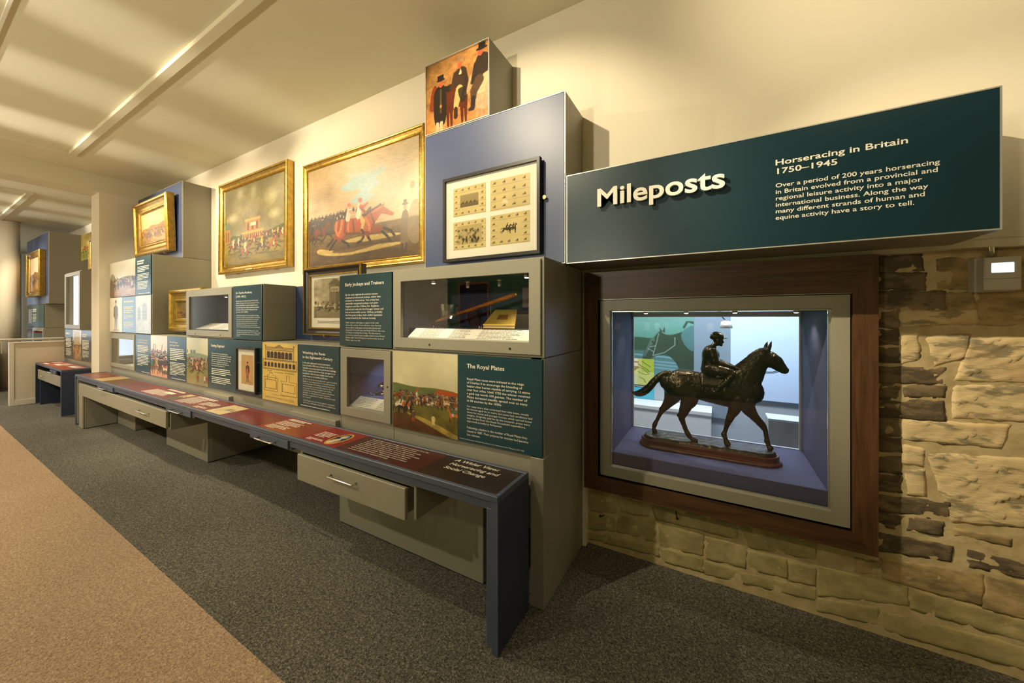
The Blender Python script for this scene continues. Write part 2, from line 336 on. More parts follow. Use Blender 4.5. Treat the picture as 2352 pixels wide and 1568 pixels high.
class Cv:
    def __init__(s, w, h, bg, asp=None):
        s.w, s.h = w*2, h*2; s.asp = asp or w/h; s.a = np.ones((s.h, s.w, 3))*bg
        s.yy, s.xx = np.mgrid[0:s.h, 0:s.w]; s.xx = (s.xx+.5)/s.w*s.asp; s.yy = 1-(s.yy+.5)/s.h     # x 0..asp, y 0..1 up
    def _win(s, x0, x1, y0, y1):
        i0 = max(0, int(x0/s.asp*s.w)-1); i1 = min(s.w, int(x1/s.asp*s.w)+2); j0 = max(0, int((1-y1)*s.h)-1); j1 = min(s.h, int((1-y0)*s.h)+2)
        return (slice(j0, j1), slice(i0, i1)) if i1 > i0 and j1 > j0 else None
    def put(s, sl, m, col, al):
        k = (m*al)[..., None]; s.a[sl] = s.a[sl]*(1-k)+np.asarray(col)*k
    def grad(s, y0, y1, c0, c1, x0=0, x1=99):
        m = (s.yy >= y0) & (s.yy <= y1) & (s.xx >= x0) & (s.xx <= x1); t = np.clip((s.yy-y0)/(y1-y0+1e-9), 0, 1)[..., None]
        s.a = np.where(m[..., None], c0*(1-t)+c1*t, s.a)
    def poly(s, pts, col, al=1.0, smooth=False):
        P = np.array(pts, float)
        if smooth:
            n = len(P); q = []
            for i in range(n):
                p0, p1, p2, p3 = P[i-1], P[i], P[(i+1) % n], P[(i+2) % n]
                for t in (0, .25, .5, .75): q.append(.5*((2*p1)+(-p0+p2)*t+(2*p0-5*p1+4*p2-p3)*t*t+(-p0+3*p1-3*p2+p3)*t**3))
            P = np.array(q)
        sl = s._win(P[:, 0].min(), P[:, 0].max(), P[:, 1].min(), P[:, 1].max())
        if sl is None: return
        X, Y = s.xx[sl], s.yy[sl]; m = np.zeros(X.shape, bool); j = len(P)-1
        for i in range(len(P)):
            xi, yi = P[i]; xj, yj = P[j]
            if yi != yj: m ^= ((yi > Y) != (yj > Y)) & (X < (xj-xi)*(Y-yi)/(yj-yi)+xi)
            j = i
        s.put(sl, m.astype(float), col, al)
    def stroke(s, pts, r, col, al=1.0):
        rs = r if hasattr(r, '__len__') else [r]*len(pts)
        for (x0, y0), (x1, y1), r0, r1 in zip(pts[:-1], pts[1:], rs[:-1], rs[1:]):
            R = max(r0, r1); sl = s._win(min(x0, x1)-R, max(x0, x1)+R, min(y0, y1)-R, max(y0, y1)+R)
            if sl is None: continue
            X, Y = s.xx[sl], s.yy[sl]; dx, dy = x1-x0, y1-y0; t = np.clip(((X-x0)*dx+(Y-y0)*dy)/(dx*dx+dy*dy+1e-12), 0, 1)
            d = np.hypot(X-x0-t*dx, Y-y0-t*dy); s.put(sl, (d < r0+(r1-r0)*t).astype(float), col, al)
    def ell(s, cx, cy, rx, ry, col, al=1.0, soft=0):
        sl = s._win(cx-rx, cx+rx, cy-ry, cy+ry)
        if sl is None: return
        d = np.hypot((s.xx[sl]-cx)/rx, (s.yy[sl]-cy)/ry); m = (d < 1).astype(float) if not soft else np.clip((1-d)/soft, 0, 1); s.put(sl, m, col, al)
    def rect(s, x0, x1, y0, y1, col, al=1.0): s.poly([(x0, y0), (x1, y0), (x1, y1), (x0, y1)], col, al)
    def clouds(s, y0, c_hi, c_lo, sx, sy, seed, k=.5, w=.25):
        n = fbm(s.w, s.h, sx, sy, 5, seed); t = np.clip((n-k)/w+.5, 0, 1)[..., None]; f = c_lo*(1-t)+c_hi*t; m = (s.yy > y0)[..., None]; s.a = np.where(m, f, s.a)
    def mott(s, amt, sx, sy, seed, y0=0, y1=1):
        n = (fbm(s.w, s.h, sx, sy, 5, seed)-.5)*2*amt; m = (s.yy >= y0) & (s.yy <= y1); s.a = s.a*(1+np.where(m, n, 0)[..., None])
    def rgb(s):
        a = np.clip(s.a, 0, 1); a = a.reshape(s.h//2, 2, s.w//2, 2, 3).mean((1, 3)); return np.where(a <= .04045, a/12.92, ((a+.055)/1.055)**2.4)
BODY = [(-.48, .10), (-.40, .19), (-.22, .20), (0, .15), (.18, .18), (.32, .25), (.46, .42), (.56, .51), (.60, .56), (.64, .51), (.80, .36), (.84, .30), (.78, .27), (.66, .35), (.58, .32), (.49, .14), (.44, .0), (.30, -.10), (.05, -.14), (-.2, -.08), (-.34, -.12), (-.46, -.05)]
STND = [(-.48, .10), (-.40, .19), (-.22, .20), (0, .16), (.18, .19), (.30, .28), (.38, .5), (.44, .62), (.47, .68), (.52, .62), (.64, .44), (.66, .37), (.60, .35), (.51, .43), (.46, .36), (.46, .14), (.44, .0), (.30, -.10), (.05, -.14), (-.2, -.08), (-.34, -.12), (-.46, -.05)]
def horse(cv, x, y, s, col, d=1, pose='g', rider=None, dark=None, line=None):
    col = np.asarray(col); dark = col*.35 if dark is None else dark
    T = lambda p: (x+d*s*p[0], y+s*p[1])
    if pose == 'g':
        L = [([(-.36, -.02), (-.52, -.2), (-.70, -.24), (-.86, -.36)], .6), ([(-.30, -.02), (-.40, -.24), (-.56, -.33), (-.66, -.45)], 1), ([(.34, 0), (.56, -.12), (.76, -.16), (.94, -.26)], .6), ([(.30, -.04), (.44, -.2), (.30, -.33), (.20, -.36)], 1)]; B = BODY
    else:
        L = [([(-.40, 0), (-.46, -.24), (-.42, -.42), (-.43, -.62)], .6), ([(-.34, 0), (-.34, -.24), (-.33, -.42), (-.34, -.62)], 1), ([(.40, 0), (.42, -.3), (.42, -.45), (.43, -.62)], .6), ([(.32, 0), (.33, -.3), (.32, -.45), (.33, -.62)], 1)]; B = STND
    cv.stroke([T(p) for p in ((-.46, .12), (-.62, .12 if pose == 'g' else -.02), (-.78, .02 if pose == 'g' else -.24))], [s*.03, s*.05, s*.015], dark)
    for pts, k in L:
        cv.stroke([T(p) for p in pts[:2]], [s*.10, s*.05], col*k); cv.stroke([T(p) for p in pts[1:]], [s*.045, s*.028, s*.032], dark*(.6+.4*k))
    if line is not None:
        for i in range(len(B)): cv.stroke([T(B[i-1]), T(B[i])], s*.035, line)
    cv.poly([T(p) for p in B], col, 1, True)
    cv.ell(*T((-.30, .10)), s*.12, s*.07, np.clip(col*1.5, 0, 1), .5, .8); cv.ell(*T((.28, .08)), s*.10, s*.08, np.clip(col*1.4, 0, 1), .4, .8)
    cv.ell(*T((0, -.08)), s*.25, s*.05, col*.5, .6, .8)
    n = T((.30, .27)); m = T((.57, .53)) if pose == 'g' else T((.44, .64)); cv.stroke([n, m], s*.03, dark, .8)
    if rider is not None:
        coat, cap, br = rider
        cv.stroke([T((.04, .24)), T((.16, .08)), T((.04, -.12))], [s*.075, s*.06, s*.04], br); cv.stroke([T((.04, -.1)), T((.10, -.16))], s*.04, C(30, 24, 20))
        cv.stroke([T((.02, .26)), T((.12, .52))], [s*.10, s*.09], coat); cv.stroke([T((.12, .48)), T((.30, .36))], [s*.045, s*.03], np.asarray(coat)*.85)
        cv.ell(*T((.18, .66)), s*.055, s*.065, C(214, 164, 124)); cv.ell(*T((.16, .70)), s*.07, s*.05, cap)
def person(cv, x, y, h, coat, leg=None, hat=None, skin=None, w=1.0):
    coat = np.asarray(coat); leg = C(200, 190, 160) if leg is None else leg; skin = C(208, 150, 110) if skin is None else skin; hat = C(28, 24, 22) if hat is None else hat
    for k in (-1, 1): cv.stroke([(x+k*h*.04*w, y+h*.45), (x+k*h*.06*w, y+h*.02)], [h*.055*w, h*.03*w], leg)
    cv.stroke([(x, y+h*.45), (x, y+h*.78)], [h*.12*w, h*.10*w], coat); cv.stroke([(x-h*.11*w, y+h*.76), (x-h*.13*w, y+h*.48)], h*.035*w, coat*.8); cv.stroke([(x+h*.11*w, y+h*.76), (x+h*.13*w, y+h*.5)], h*.035*w, coat*.8)
    cv.ell(x, y+h*.90, h*.055*w, h*.065, skin); cv.ell(x, y+h*.955, h*.075*w, h*.03, hat); cv.rect(x-h*.045*w, x+h*.045*w, y+h*.95, y+h*1.02, hat)
PAL = [C(150, 50, 36), C(60, 64, 84), C(96, 70, 46), C(190, 168, 120), C(44, 38, 34), C(120, 112, 92), C(170, 96, 50), C(70, 84, 60), C(200, 196, 176)]
def crowd(cv, x0, x1, y0, y1, n, h0, h1, seed, pal=PAL, dim=1.0):
    r = random.Random(seed); P = sorted([(r.uniform(y0, y1), r.uniform(x0, x1)) for _ in range(n)], reverse=True)
    for y, x in P:
        k = (y1-y)/(y1-y0+1e-6); person(cv, x, y, h0+(h1-h0)*k, r.choice(pal)*dim, r.choice(pal)*dim, w=1.3)
def sheet(parent, cv, X0, X1, Z0, Z1, Y, m='pic', name='picture', flat=None, fn=None):
    """the canvas as a fine coloured mesh in the plane y = Y (or lying at z = flat, Z being y)"""
    a = cv.rgb(); h, w, _ = a.shape
    u = np.linspace(0, 1, w); v = np.linspace(1, 0, h); U, V = np.meshgrid(u, v)
    co = np.empty((h*w, 3)); co[:, 0] = (X0+(X1-X0)*U).ravel(); b = (Z0+(Z1-Z0)*V).ravel()
    if flat is None: co[:, 1] = Y; co[:, 2] = b
    else: co[:, 1] = b; co[:, 2] = flat
    i = (np.arange(h-1)[:, None]*w+np.arange(w-1)[None]).ravel(); F = np.stack([i, i+w, i+w+1, i+1], 1)
    me = bpy.data.meshes.new(name); me.vertices.add(h*w); me.vertices.foreach_set('co', co.ravel())
    me.loops.add(F.size); me.polygons.add(len(F)); me.loops.foreach_set('vertex_index', F.ravel()); me.polygons.foreach_set('loop_start', np.arange(0, F.size, 4))
    me.update(calc_edges=True)
    at = me.color_attributes.new('Col', 'FLOAT_COLOR', 'POINT'); cc = np.ones((h*w, 4), 'f'); cc[:, :3] = a.reshape(-1, 3); at.data.foreach_set('color', cc.ravel())
    return link(name, me, m, parent)

# ---- the pictures
def pt_race():
    cv = Cv(284, 180, C(222, 190, 140), 1.579); A = cv.asp
    cv.clouds(.0, C(226, 196, 150), C(176, 146, 102), 2.2, 2.4, 5, .48, .5)
    m = np.clip((cv.xx-.95)/.5, 0, 1)*np.clip((cv.yy-.2)/.3, 0, 1); cv.a = cv.a*(1-.55*m[..., None])+C(228, 212, 182)*.55*m[..., None]
    for q, (x, y, rx, ry) in enumerate(((.18, .68, .2, .13), (.36, .72, .14, .16), (.12, .56, .2, .06))): cv.ell(x, y, rx, ry, C(140, 116, 84), .6, 1.0)
    n = fbm(cv.w, cv.h, 9, 7, 4, 9)*.07-.035; X, Y = cv.xx+n, cv.yy+n*1.5
    bl = ((Y > .50) & (Y < .86) & (X > .86-(Y-.52)*.9+.10*np.sin(Y*40)) & (X < .93+(Y-.52)*.72+.05*np.sin(Y*55+1))).astype(float)*np.clip((.9-Y)/.12, 0, 1); cv.a = cv.a*(1-.85*bl[..., None])+C(152, 190, 192)*.85*bl[..., None]
    cv.poly([(.52, .64), (.8, .70), (.74, .66), (.6, .62)], C(206, 172, 124), .8, True)
    cv.grad(0, .33, C(84, 62, 30), C(112, 88, 46)); cv.mott(.3, 14, 30, 3, 0, .33)
    for pts in ([(.16, .13), (.35, .09), (.7, .075), (1.33, .11), (1.36, .13), (.9, .14), (.5, .13), (.2, .17)], [(.56, .21), (.9, .18), (1.3, .19), (1.36, .21), (.9, .235)]): cv.poly(pts, C(206, 176, 100), .9, True)
    cv.poly([(.40, .12), (.7, .1), (1.1, .14), (1.3, .15), (1.0, .175), (.6, .16)], C(88, 62, 32), .8, True); cv.mott(.12, 30, 60, 4, 0, .3)
    for i in range(40): person(cv, .01+i*.0155+(i % 3)*.006, .385+.012*(i % 4), .095, C(46, 36, 28)*(1+.3*(i % 3)), C(44, 34, 28), w=1.4)
    cv.rect(0, .62, .30, .42, C(50, 36, 24), .8)
    for i in range(8): person(cv, .48+i*.05, .44+(i % 2)*.015, .07, C(66, 52, 40), w=1.3)
    horse(cv, .05, .30, .20, C(96, 44, 24), 1, 'g', (C(40, 36, 34), C(30, 26, 24), C(60, 50, 40))); horse(cv, .20, .335, .21, C(112, 50, 26), 1, 'g', (C(44, 36, 32), C(30, 26, 24), C(60, 46, 36)))
    bay = C(176, 80, 36); dk = C(40, 30, 26)
    cv.poly([(.80, .41), (.9, .455), (.96, .49), (.985, .48), (.96, .43), (.9, .40)], C(84, 54, 36), 1, True)
    for L in ([(.50, .30), (.42, .25), (.368, .215), (.325, .19)], [(.57, .27), (.47, .235), (.41, .19), (.368, .15)], [(.58, .25), (.56, .22), (.64, .185), (.66, .155)], [(.86, .27), (.875, .225), (.84, .19), (.79, .18)], [(.93, .25), (.94, .215), (.97, .18)], [(1.0, .28), (1.12, .25), (1.19, .20), (1.232, .152)], [(1.02, .29), (1.15, .275), (1.24, .24), (1.285, .194)]): cv.stroke(L[:2], [.035, .018], bay*.8); cv.stroke(L[1:], .0125, dk)
    cv.poly([(.434, .364), (.45, .41), (.497, .43), (.65, .425), (.8, .415), (.893, .42), (1.0, .455), (1.09, .48), (1.129, .485), (1.15, .468), (1.22, .425), (1.278, .392), (1.26, .372), (1.19, .39), (1.12, .405), (1.06, .36), (1.022, .33), (1.0, .27), (.95, .245), (.86, .265), (.741, .272), (.62, .28), (.56, .25), (.5, .26), (.45, .31)], bay, 1, True)
    cv.poly([(1.09, .48), (1.10, .51), (1.12, .485)], bay*.8); cv.poly([(1.13, .48), (1.15, .505), (1.15, .47)], bay*.8)
    for pts, w in (([(.47, .41), (.46, .34), (.48, .29)], .012), ([(.56, .42), (.54, .34), (.5, .28)], .016), ([(.66, .41), (.65, .33), (.66, .29)], .012), ([(.9, .40), (.95, .33), (.96, .28)], .016), ([(1.0, .44), (1.06, .455), (1.12, .47)], .01)): cv.stroke(pts, w, C(222, 130, 66), .65)
    for pts, w in (([(.52, .42), (.5, .33)], .010), ([(.61, .42), (.6, .3)], .014), ([(.72, .4), (.74, .29)], .012), ([(.98, .42), (1.02, .34), (.98, .27)], .012), ([(.62, .285), (.95, .255)], .012)): cv.stroke(pts, w, bay*.55, .7)
    cv.stroke([(.89, .42), (1.0, .46), (1.11, .49)], .010, dk, .8)
    cv.stroke([(.645, .43), (.665, .505)], [.034, .03], C(226, 200, 176)); cv.stroke([(.67, .49), (.73, .47)], .014, C(206, 150, 130)); cv.ell(.672, .535, .02, .024, C(206, 150, 112)); cv.ell(.664, .555, .026, .018, C(206, 110, 96))
    cv.stroke([(.80, .43), (.87, .37), (.85, .28)], [.034, .026, .016], C(214, 176, 98)); cv.stroke([(.85, .29), (.87, .265)], .016, dk); cv.stroke([(.80, .44), (.825, .52)], [.036, .032], C(232, 218, 194)); cv.stroke([(.83, .515), (.88, .505), (.93, .535)], [.018, .015, .010], C(192, 74, 62)); cv.stroke([(.835, .50), (.9, .45)], .014, C(150, 52, 44)); cv.ell(.835, .556, .02, .026, C(212, 156, 118)); cv.ell(.826, .578, .027, .02, C(182, 62, 50)); cv.poly([(.80, .40), (.83, .40), (.82, .33), (.80, .33)], C(196, 64, 52))
    cv.poly([(1.36, .10), (1.45, .09), (1.46, .30), (1.445, .38), (1.42, .40), (1.385, .38), (1.36, .28)], C(110, 92, 68), .9, True); cv.stroke([(1.38, .1), (1.375, .045)], .018, C(70, 56, 42)); cv.stroke([(1.43, .1), (1.42, .045)], .018, C(70, 56, 42)); cv.ell(1.415, .425, .02, .026, C(180, 144, 110)); cv.ell(1.415, .452, .038, .012, C(110, 96, 74)); cv.rect(1.395, 1.435, .452, .49, C(110, 96, 74))
    cv.ell(1.5, .6, .03, .035, C(170, 150, 116), .8); cv.poly([(1.46, .46), (1.47, .55), (1.51, .57), (1.56, .53), (1.57, .44)], C(196, 182, 154), .8, True); cv.poly([(1.46, .14), (1.45, .34), (1.5, .45), (1.579, .44), (1.579, .12)], C(140, 124, 96), .6, True)
    cv.mott(.10, 40, 120, 11); return cv
def pt_stand():
    cv = Cv(200, 148, C(150, 140, 100), 1.47); A = cv.asp
    cv.clouds(0, C(222, 206, 150), C(128, 118, 82), 2.2, 2.4, 21, .48, .5)
    for x, y, rx, ry in ((.42, .93, .12, .12), (.75, .9, .10, .12), (1.18, .78, .2, .12), (1.25, .55, .18, .08), (.2, .62, .2, .08)): cv.ell(x, y, rx, ry, C(236, 224, 176), .8, 1.0)
    v = np.clip(1.15-np.hypot((cv.xx-A*.5)/A/.8, (cv.yy-.45)/.85), .45, 1)[..., None]; cv.a = cv.a*(.5+.5*v)
    cv.grad(0, .32, C(104, 88, 26), C(150, 130, 62)); cv.mott(.25, 6, 16, 4, 0, .32)
    cv.poly([(.1, .30), (.2, .39), (.4, .37), (.5, .41), (.6, .35), (.9, .38), (1.1, .36), (A, .41), (A, .28), (.1, .28)], C(82, 92, 46), 1, True)
    s = C(206, 146, 82); d = C(112, 78, 46)
    cv.rect(0, .15, .30, .49, s*.8); cv.poly([(0, .49), (.16, .49), (.14, .55), (.09, .58), (.02, .55)], C(100, 116, 98), 1, True); cv.rect(.03, .06, .32, .45, d); cv.rect(.09, .12, .32, .45, d); cv.rect(.07, .082, .57, .60, s); cv.ell(.076, .61, .02, .02, s)
    cv.rect(.48, .97, .30, .40, s); cv.rect(.56, .90, .40, .545, C(196, 122, 66)); cv.rect(.54, .92, .535, .565, s*1.08); cv.rect(.46, .99, .385, .405, s*1.1)
    for i in range(9): cv.rect(.50+i*.052, .53+i*.052, .31, .375, d)
    for x in (.62, .73, .84): cv.ell(x, .48, .026, .04, d); cv.rect(x-.026, x+.026, .42, .48, d)
    cv.poly([(.66, .47), (.82, .47), (.80, .51), (.68, .51)], C(230, 214, 168))
    for i in range(5): cv.rect(.57+i*.075, .574+i*.075, .565, .65, C(100, 88, 64))
    crowd(cv, .95, A-.02, .27, .33, 60, .05, .07, 3); crowd(cv, .15, .6, .27, .31, 24, .045, .06, 8)
    r = random.Random(2)
    for i, (x, y, sc) in enumerate(((.22, .24, .16), (.36, .255, .15), (.53, .165, .19), (.75, .27, .14), (.94, .20, .18), (1.2, .19, .18), (1.05, .31, .10), (1.3, .31, .11), (1.4, .29, .12))): cv.ell(x, y-.09, sc*.8, .012, C(70, 58, 24), .6); horse(cv, x, y, sc, [C(116, 62, 34), C(78, 48, 30), C(146, 76, 38)][i % 3], 1, 'g', (r.choice([C(220, 200, 160), C(206, 166, 40), C(160, 56, 44), C(70, 84, 104)]), C(50, 40, 40), C(222, 206, 170)))
    cv.mott(.08, 40, 60, 12); return cv
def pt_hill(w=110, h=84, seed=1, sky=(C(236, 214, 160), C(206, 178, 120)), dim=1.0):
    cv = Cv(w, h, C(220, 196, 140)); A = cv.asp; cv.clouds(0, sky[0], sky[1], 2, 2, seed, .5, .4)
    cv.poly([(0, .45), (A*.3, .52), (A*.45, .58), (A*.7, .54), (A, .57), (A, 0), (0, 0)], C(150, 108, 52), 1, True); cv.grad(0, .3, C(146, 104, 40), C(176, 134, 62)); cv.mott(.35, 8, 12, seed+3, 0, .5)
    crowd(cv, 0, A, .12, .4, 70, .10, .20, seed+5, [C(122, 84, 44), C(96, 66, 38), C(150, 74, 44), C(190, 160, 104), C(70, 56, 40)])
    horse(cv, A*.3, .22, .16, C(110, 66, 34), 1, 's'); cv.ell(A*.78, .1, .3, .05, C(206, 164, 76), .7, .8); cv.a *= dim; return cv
def pt_riders():
    cv = Cv(150, 140, C(196, 146, 82), 1.06); A = cv.asp
    cv.clouds(0, C(214, 160, 96), C(172, 128, 70), 2, 2, 31, .5, .5); g = np.clip(1-cv.xx/A*1.2, 0, 1)[..., None]*np.clip(cv.yy*1.3-.3, 0, 1)[..., None]; cv.a = cv.a*(1-.45*g)+C(150, 124, 76)*.45*g
    cv.grad(0, .3, C(214, 150, 84), C(196, 138, 78)); cv.mott(.22, 10, 16, 32)
    bay = C(134, 58, 28); cv.poly([(.30, .30), (.34, .58), (.5, .62), (.66, .56), (.72, .34), (.6, .26), (.4, .24)], bay*.75, 1, True)
    for x in (.38, .44, .62, .68): cv.stroke([(x, .32), (x+.01, .04)], [.035, .016], bay*.7)
    cv.poly([(.06, .36), (.1, .62), (.17, .68), (.22, .5), (.14, .34)], bay, 1, True)
    wh = C(236, 206, 168); cv.poly([(.84, .24), (.86, .5), (.95, .6), (1.06, .62), (1.06, .16), (.9, .14)], wh, 1, True); cv.mott(.08, 20, 8, 7)
    for x in (.88, .95, 1.02): cv.stroke([(x, .3), (x-.01, .0)], [.05, .02], wh*.85, .6)
    cv.poly([(.66, .42), (.74, .6), (.8, .62), (.78, .48), (.7, .38)], C(200, 176, 140), 1, True)
    dk = C(40, 34, 30)
    cv.poly([(.16, .12), (.13, .5), (.17, .62), (.26, .66), (.34, .6), (.36, .36), (.33, .1)], dk, 1, True); cv.stroke([(.3, .58), (.42, .56), (.5, .6)], [.045, .04, .025], dk); cv.rect(.245, .275, .26, .6, C(120, 98, 60), .6); cv.ell(.26, .68, .04, .055, C(196, 104, 66)); cv.rect(.20, .31, .73, .80, dk); cv.ell(.26, .73, .075, .018, dk); cv.stroke([(.2, .12), (.2, .02)], .028, C(220, 200, 160)); cv.stroke([(.27, .12), (.27, .02)], .028, C(220, 200, 160)); cv.ell(.26, .36, .02, .025, C(200, 130, 90))
    cv.poly([(.54, .5), (.5, .72), (.55, .78), (.62, .8), (.7, .74), (.7, .56), (.62, .44)], C(66, 50, 36), 1, True); cv.stroke([(.52, .72), (.48, .6), (.44, .55)], [.045, .035, .025], C(66, 50, 36)); cv.stroke([(.58, .5), (.54, .36), (.52, .24)], [.06, .05, .035], C(224, 192, 128)); cv.stroke([(.52, .24), (.52, .14)], .034, C(60, 40, 30)); cv.ell(.585, .83, .036, .05, C(204, 106, 70)); cv.ell(.59, .885, .07, .02, C(190, 150, 104)); cv.rect(.55, .63, .885, .95, C(186, 146, 100)); cv.poly([(.57, .7), (.6, .78), (.63, .7)], C(230, 214, 180))
    cv.stroke([(.66, .7), (.7, .58), (.68, .46)], [.045, .035, .025], C(60, 46, 34)); cv.poly([(.56, .5), (.6, .34), (.64, .3), (.7, .36), (.68, .5)], C(48, 40, 32), .9, True)
    cv.poly([(.86, .5), (.84, .76), (.9, .86), (1.0, .86), (1.06, .78), (1.06, .62), (.97, .58)], C(58, 48, 38), 1, True); cv.stroke([(.86, .74), (.82, .6), (.79, .52)], [.045, .035, .025], C(54, 44, 36)); cv.stroke([(.9, .52), (.82, .4), (.81, .28)], [.075, .06, .04], C(92, 72, 52)); cv.stroke([(.81, .3), (.8, .18), (.75, .17)], [.04, .036, .022], C(44, 38, 36)); cv.ell(.92, .885, .04, .05, C(210, 110, 78)); cv.rect(.89, 1.0, .93, 1.0, dk); cv.ell(.94, .93, .09, .02, dk)
    cv.a = cv.a*np.array([.86, .80, .74]); cv.mott(.12, 40, 40, 33); return cv
def pt_land(w=100, h=96, seed=41):
    cv = Cv(w, h, C(206, 200, 180)); A = cv.asp; cv.clouds(0, C(226, 218, 196), C(190, 184, 168), 2, 2, seed, .5, .5); cv.grad(0, .42, C(150, 112, 74), C(150, 140, 120)); cv.mott(.3, 6, 8, seed, 0, .42)
    cv.poly([(0, .36), (.05, .6), (.12, .68), (.22, .6), (.3, .5), (.7, .56), (A, .5), (A, .34)], C(122, 116, 96), .9, True); crowd(cv, .05, A, .2, .42, 60, .14, .22, seed, dim=.85); cv.poly([(.0, .0), (.02, .4), (.14, .46), (.2, .2), (.18, 0)], C(92, 64, 44), .8, True); return cv
def pt_engr(w=66, h=110):
    cv = Cv(w, h, C(226, 220, 206)); A = cv.asp; x = A*.5; cv.mott(.06, 4, 6, 3); k = C(96, 92, 90)
    person(cv, x, .05, .86, C(120, 114, 108), C(150, 144, 136), k, C(190, 170, 150), .75); cv.stroke([(x+.08, .5), (x+.11, .06)], .008, k); cv.ell(x, .05, .16, .02, k, .5); return cv
def pt_sketch(w=90, h=104):
    cv = Cv(w, h, C(176, 180, 178)); A = cv.asp; cv.mott(.05, 4, 4, 8); k = C(120, 130, 142)
    for x0, x1, y1 in ((.15, .34, .62), (.45, .75, .72)):
        cv.rect(x0*A, x1*A, .34, y1, k, .5); cv.poly([(x0*A-.02, y1), (x1*A+.02, y1), ((x0+x1)/2*A, y1+.1)], k, .6)
        for i in range(3):
            for j in range(3): cv.rect(x0*A+.02+i*(x1-x0)*A/3, x0*A+.06+i*(x1-x0)*A/3, .38+j*.08, .43+j*.08, C(90, 100, 116), .5)
    r = random.Random(4)
    for i in range(30): x = r.random()*A; y = r.random()*.3; cv.stroke([(x, y), (x+r.uniform(-.1, .1), y+r.uniform(.02, .1))], .005, C(110, 120, 134), .7)
    return cv
def pt_betting(w=90, h=150):
    cv = Cv(w, h, C(222, 198, 176)); A = cv.asp; cv.clouds(.5, C(224, 202, 182), C(190, 190, 180), 2, 3, 51, .4, .4); cv.grad(0, .16, C(206, 144, 110), C(214, 164, 128)); pal = [C(150, 88, 48), C(176, 62, 56), C(60, 110, 110), C(120, 110, 80), C(210, 196, 150), C(80, 66, 54), C(170, 130, 60)]
    crowd(cv, .03, A-.03, .16, .46, 80, .20, .28, 52, pal); cv.poly([(0, .14), (A*.4, .16), (A, .08), (A, .22), (0, .26)], C(84, 66, 46), .6, True); r = random.Random(9)
    for i in range(14): x = r.random()*A; cv.stroke([(x, .18), (x+r.uniform(-.04, .04), .05+.08*r.random())], .012, C(96, 74, 52), .8)
    for x in (.1, .16, .4): cv.stroke([(x, .6), (x+.02, .78)], .012, C(100, 80, 70))
    horse(cv, A*.86, .2, .16, C(220, 200, 170), -1, 's'); return cv
def pt_gallop(w=110, h=150):
    cv = Cv(w, h, C(196, 190, 150)); A = cv.asp; cv.clouds(.5, C(206, 198, 160), C(182, 180, 150), 2, 2, 61, .5, .5); cv.grad(0, .62, C(150, 136, 76), C(106, 108, 66)); cv.poly([(0, .62), (A*.4, .68), (A, .64), (A, .56), (0, .56)], C(128, 138, 100), 1, True)
    for x in (.04, .16, .2, .26, .3): cv.ell(x, .7, .02, .04, C(96, 110, 84))
    crowd(cv, 0, A, .45, .54, 70, .06, .08, 62); cv.mott(.15, 6, 10, 63, 0, .5)
    horse(cv, .2, .42, .17, C(116, 76, 44), 1, 'g', (C(200, 170, 110), C(60, 50, 40), C(214, 200, 160))); horse(cv, .52, .40, .2, C(124, 84, 50), 1, 'g', (C(214, 196, 130), C(80, 60, 40), C(214, 200, 160))); horse(cv, .34, .34, .25, C(104, 60, 36), 1, 'g', (C(206, 128, 86), C(60, 40, 30), C(210, 190, 150)))
    for x, c in ((.40, C(150, 44, 44)), (.62, C(196, 190, 160)), (.69, C(150, 44, 44))): person(cv, x, .06, .17, c, C(90, 70, 50), w=1.2)
    return cv
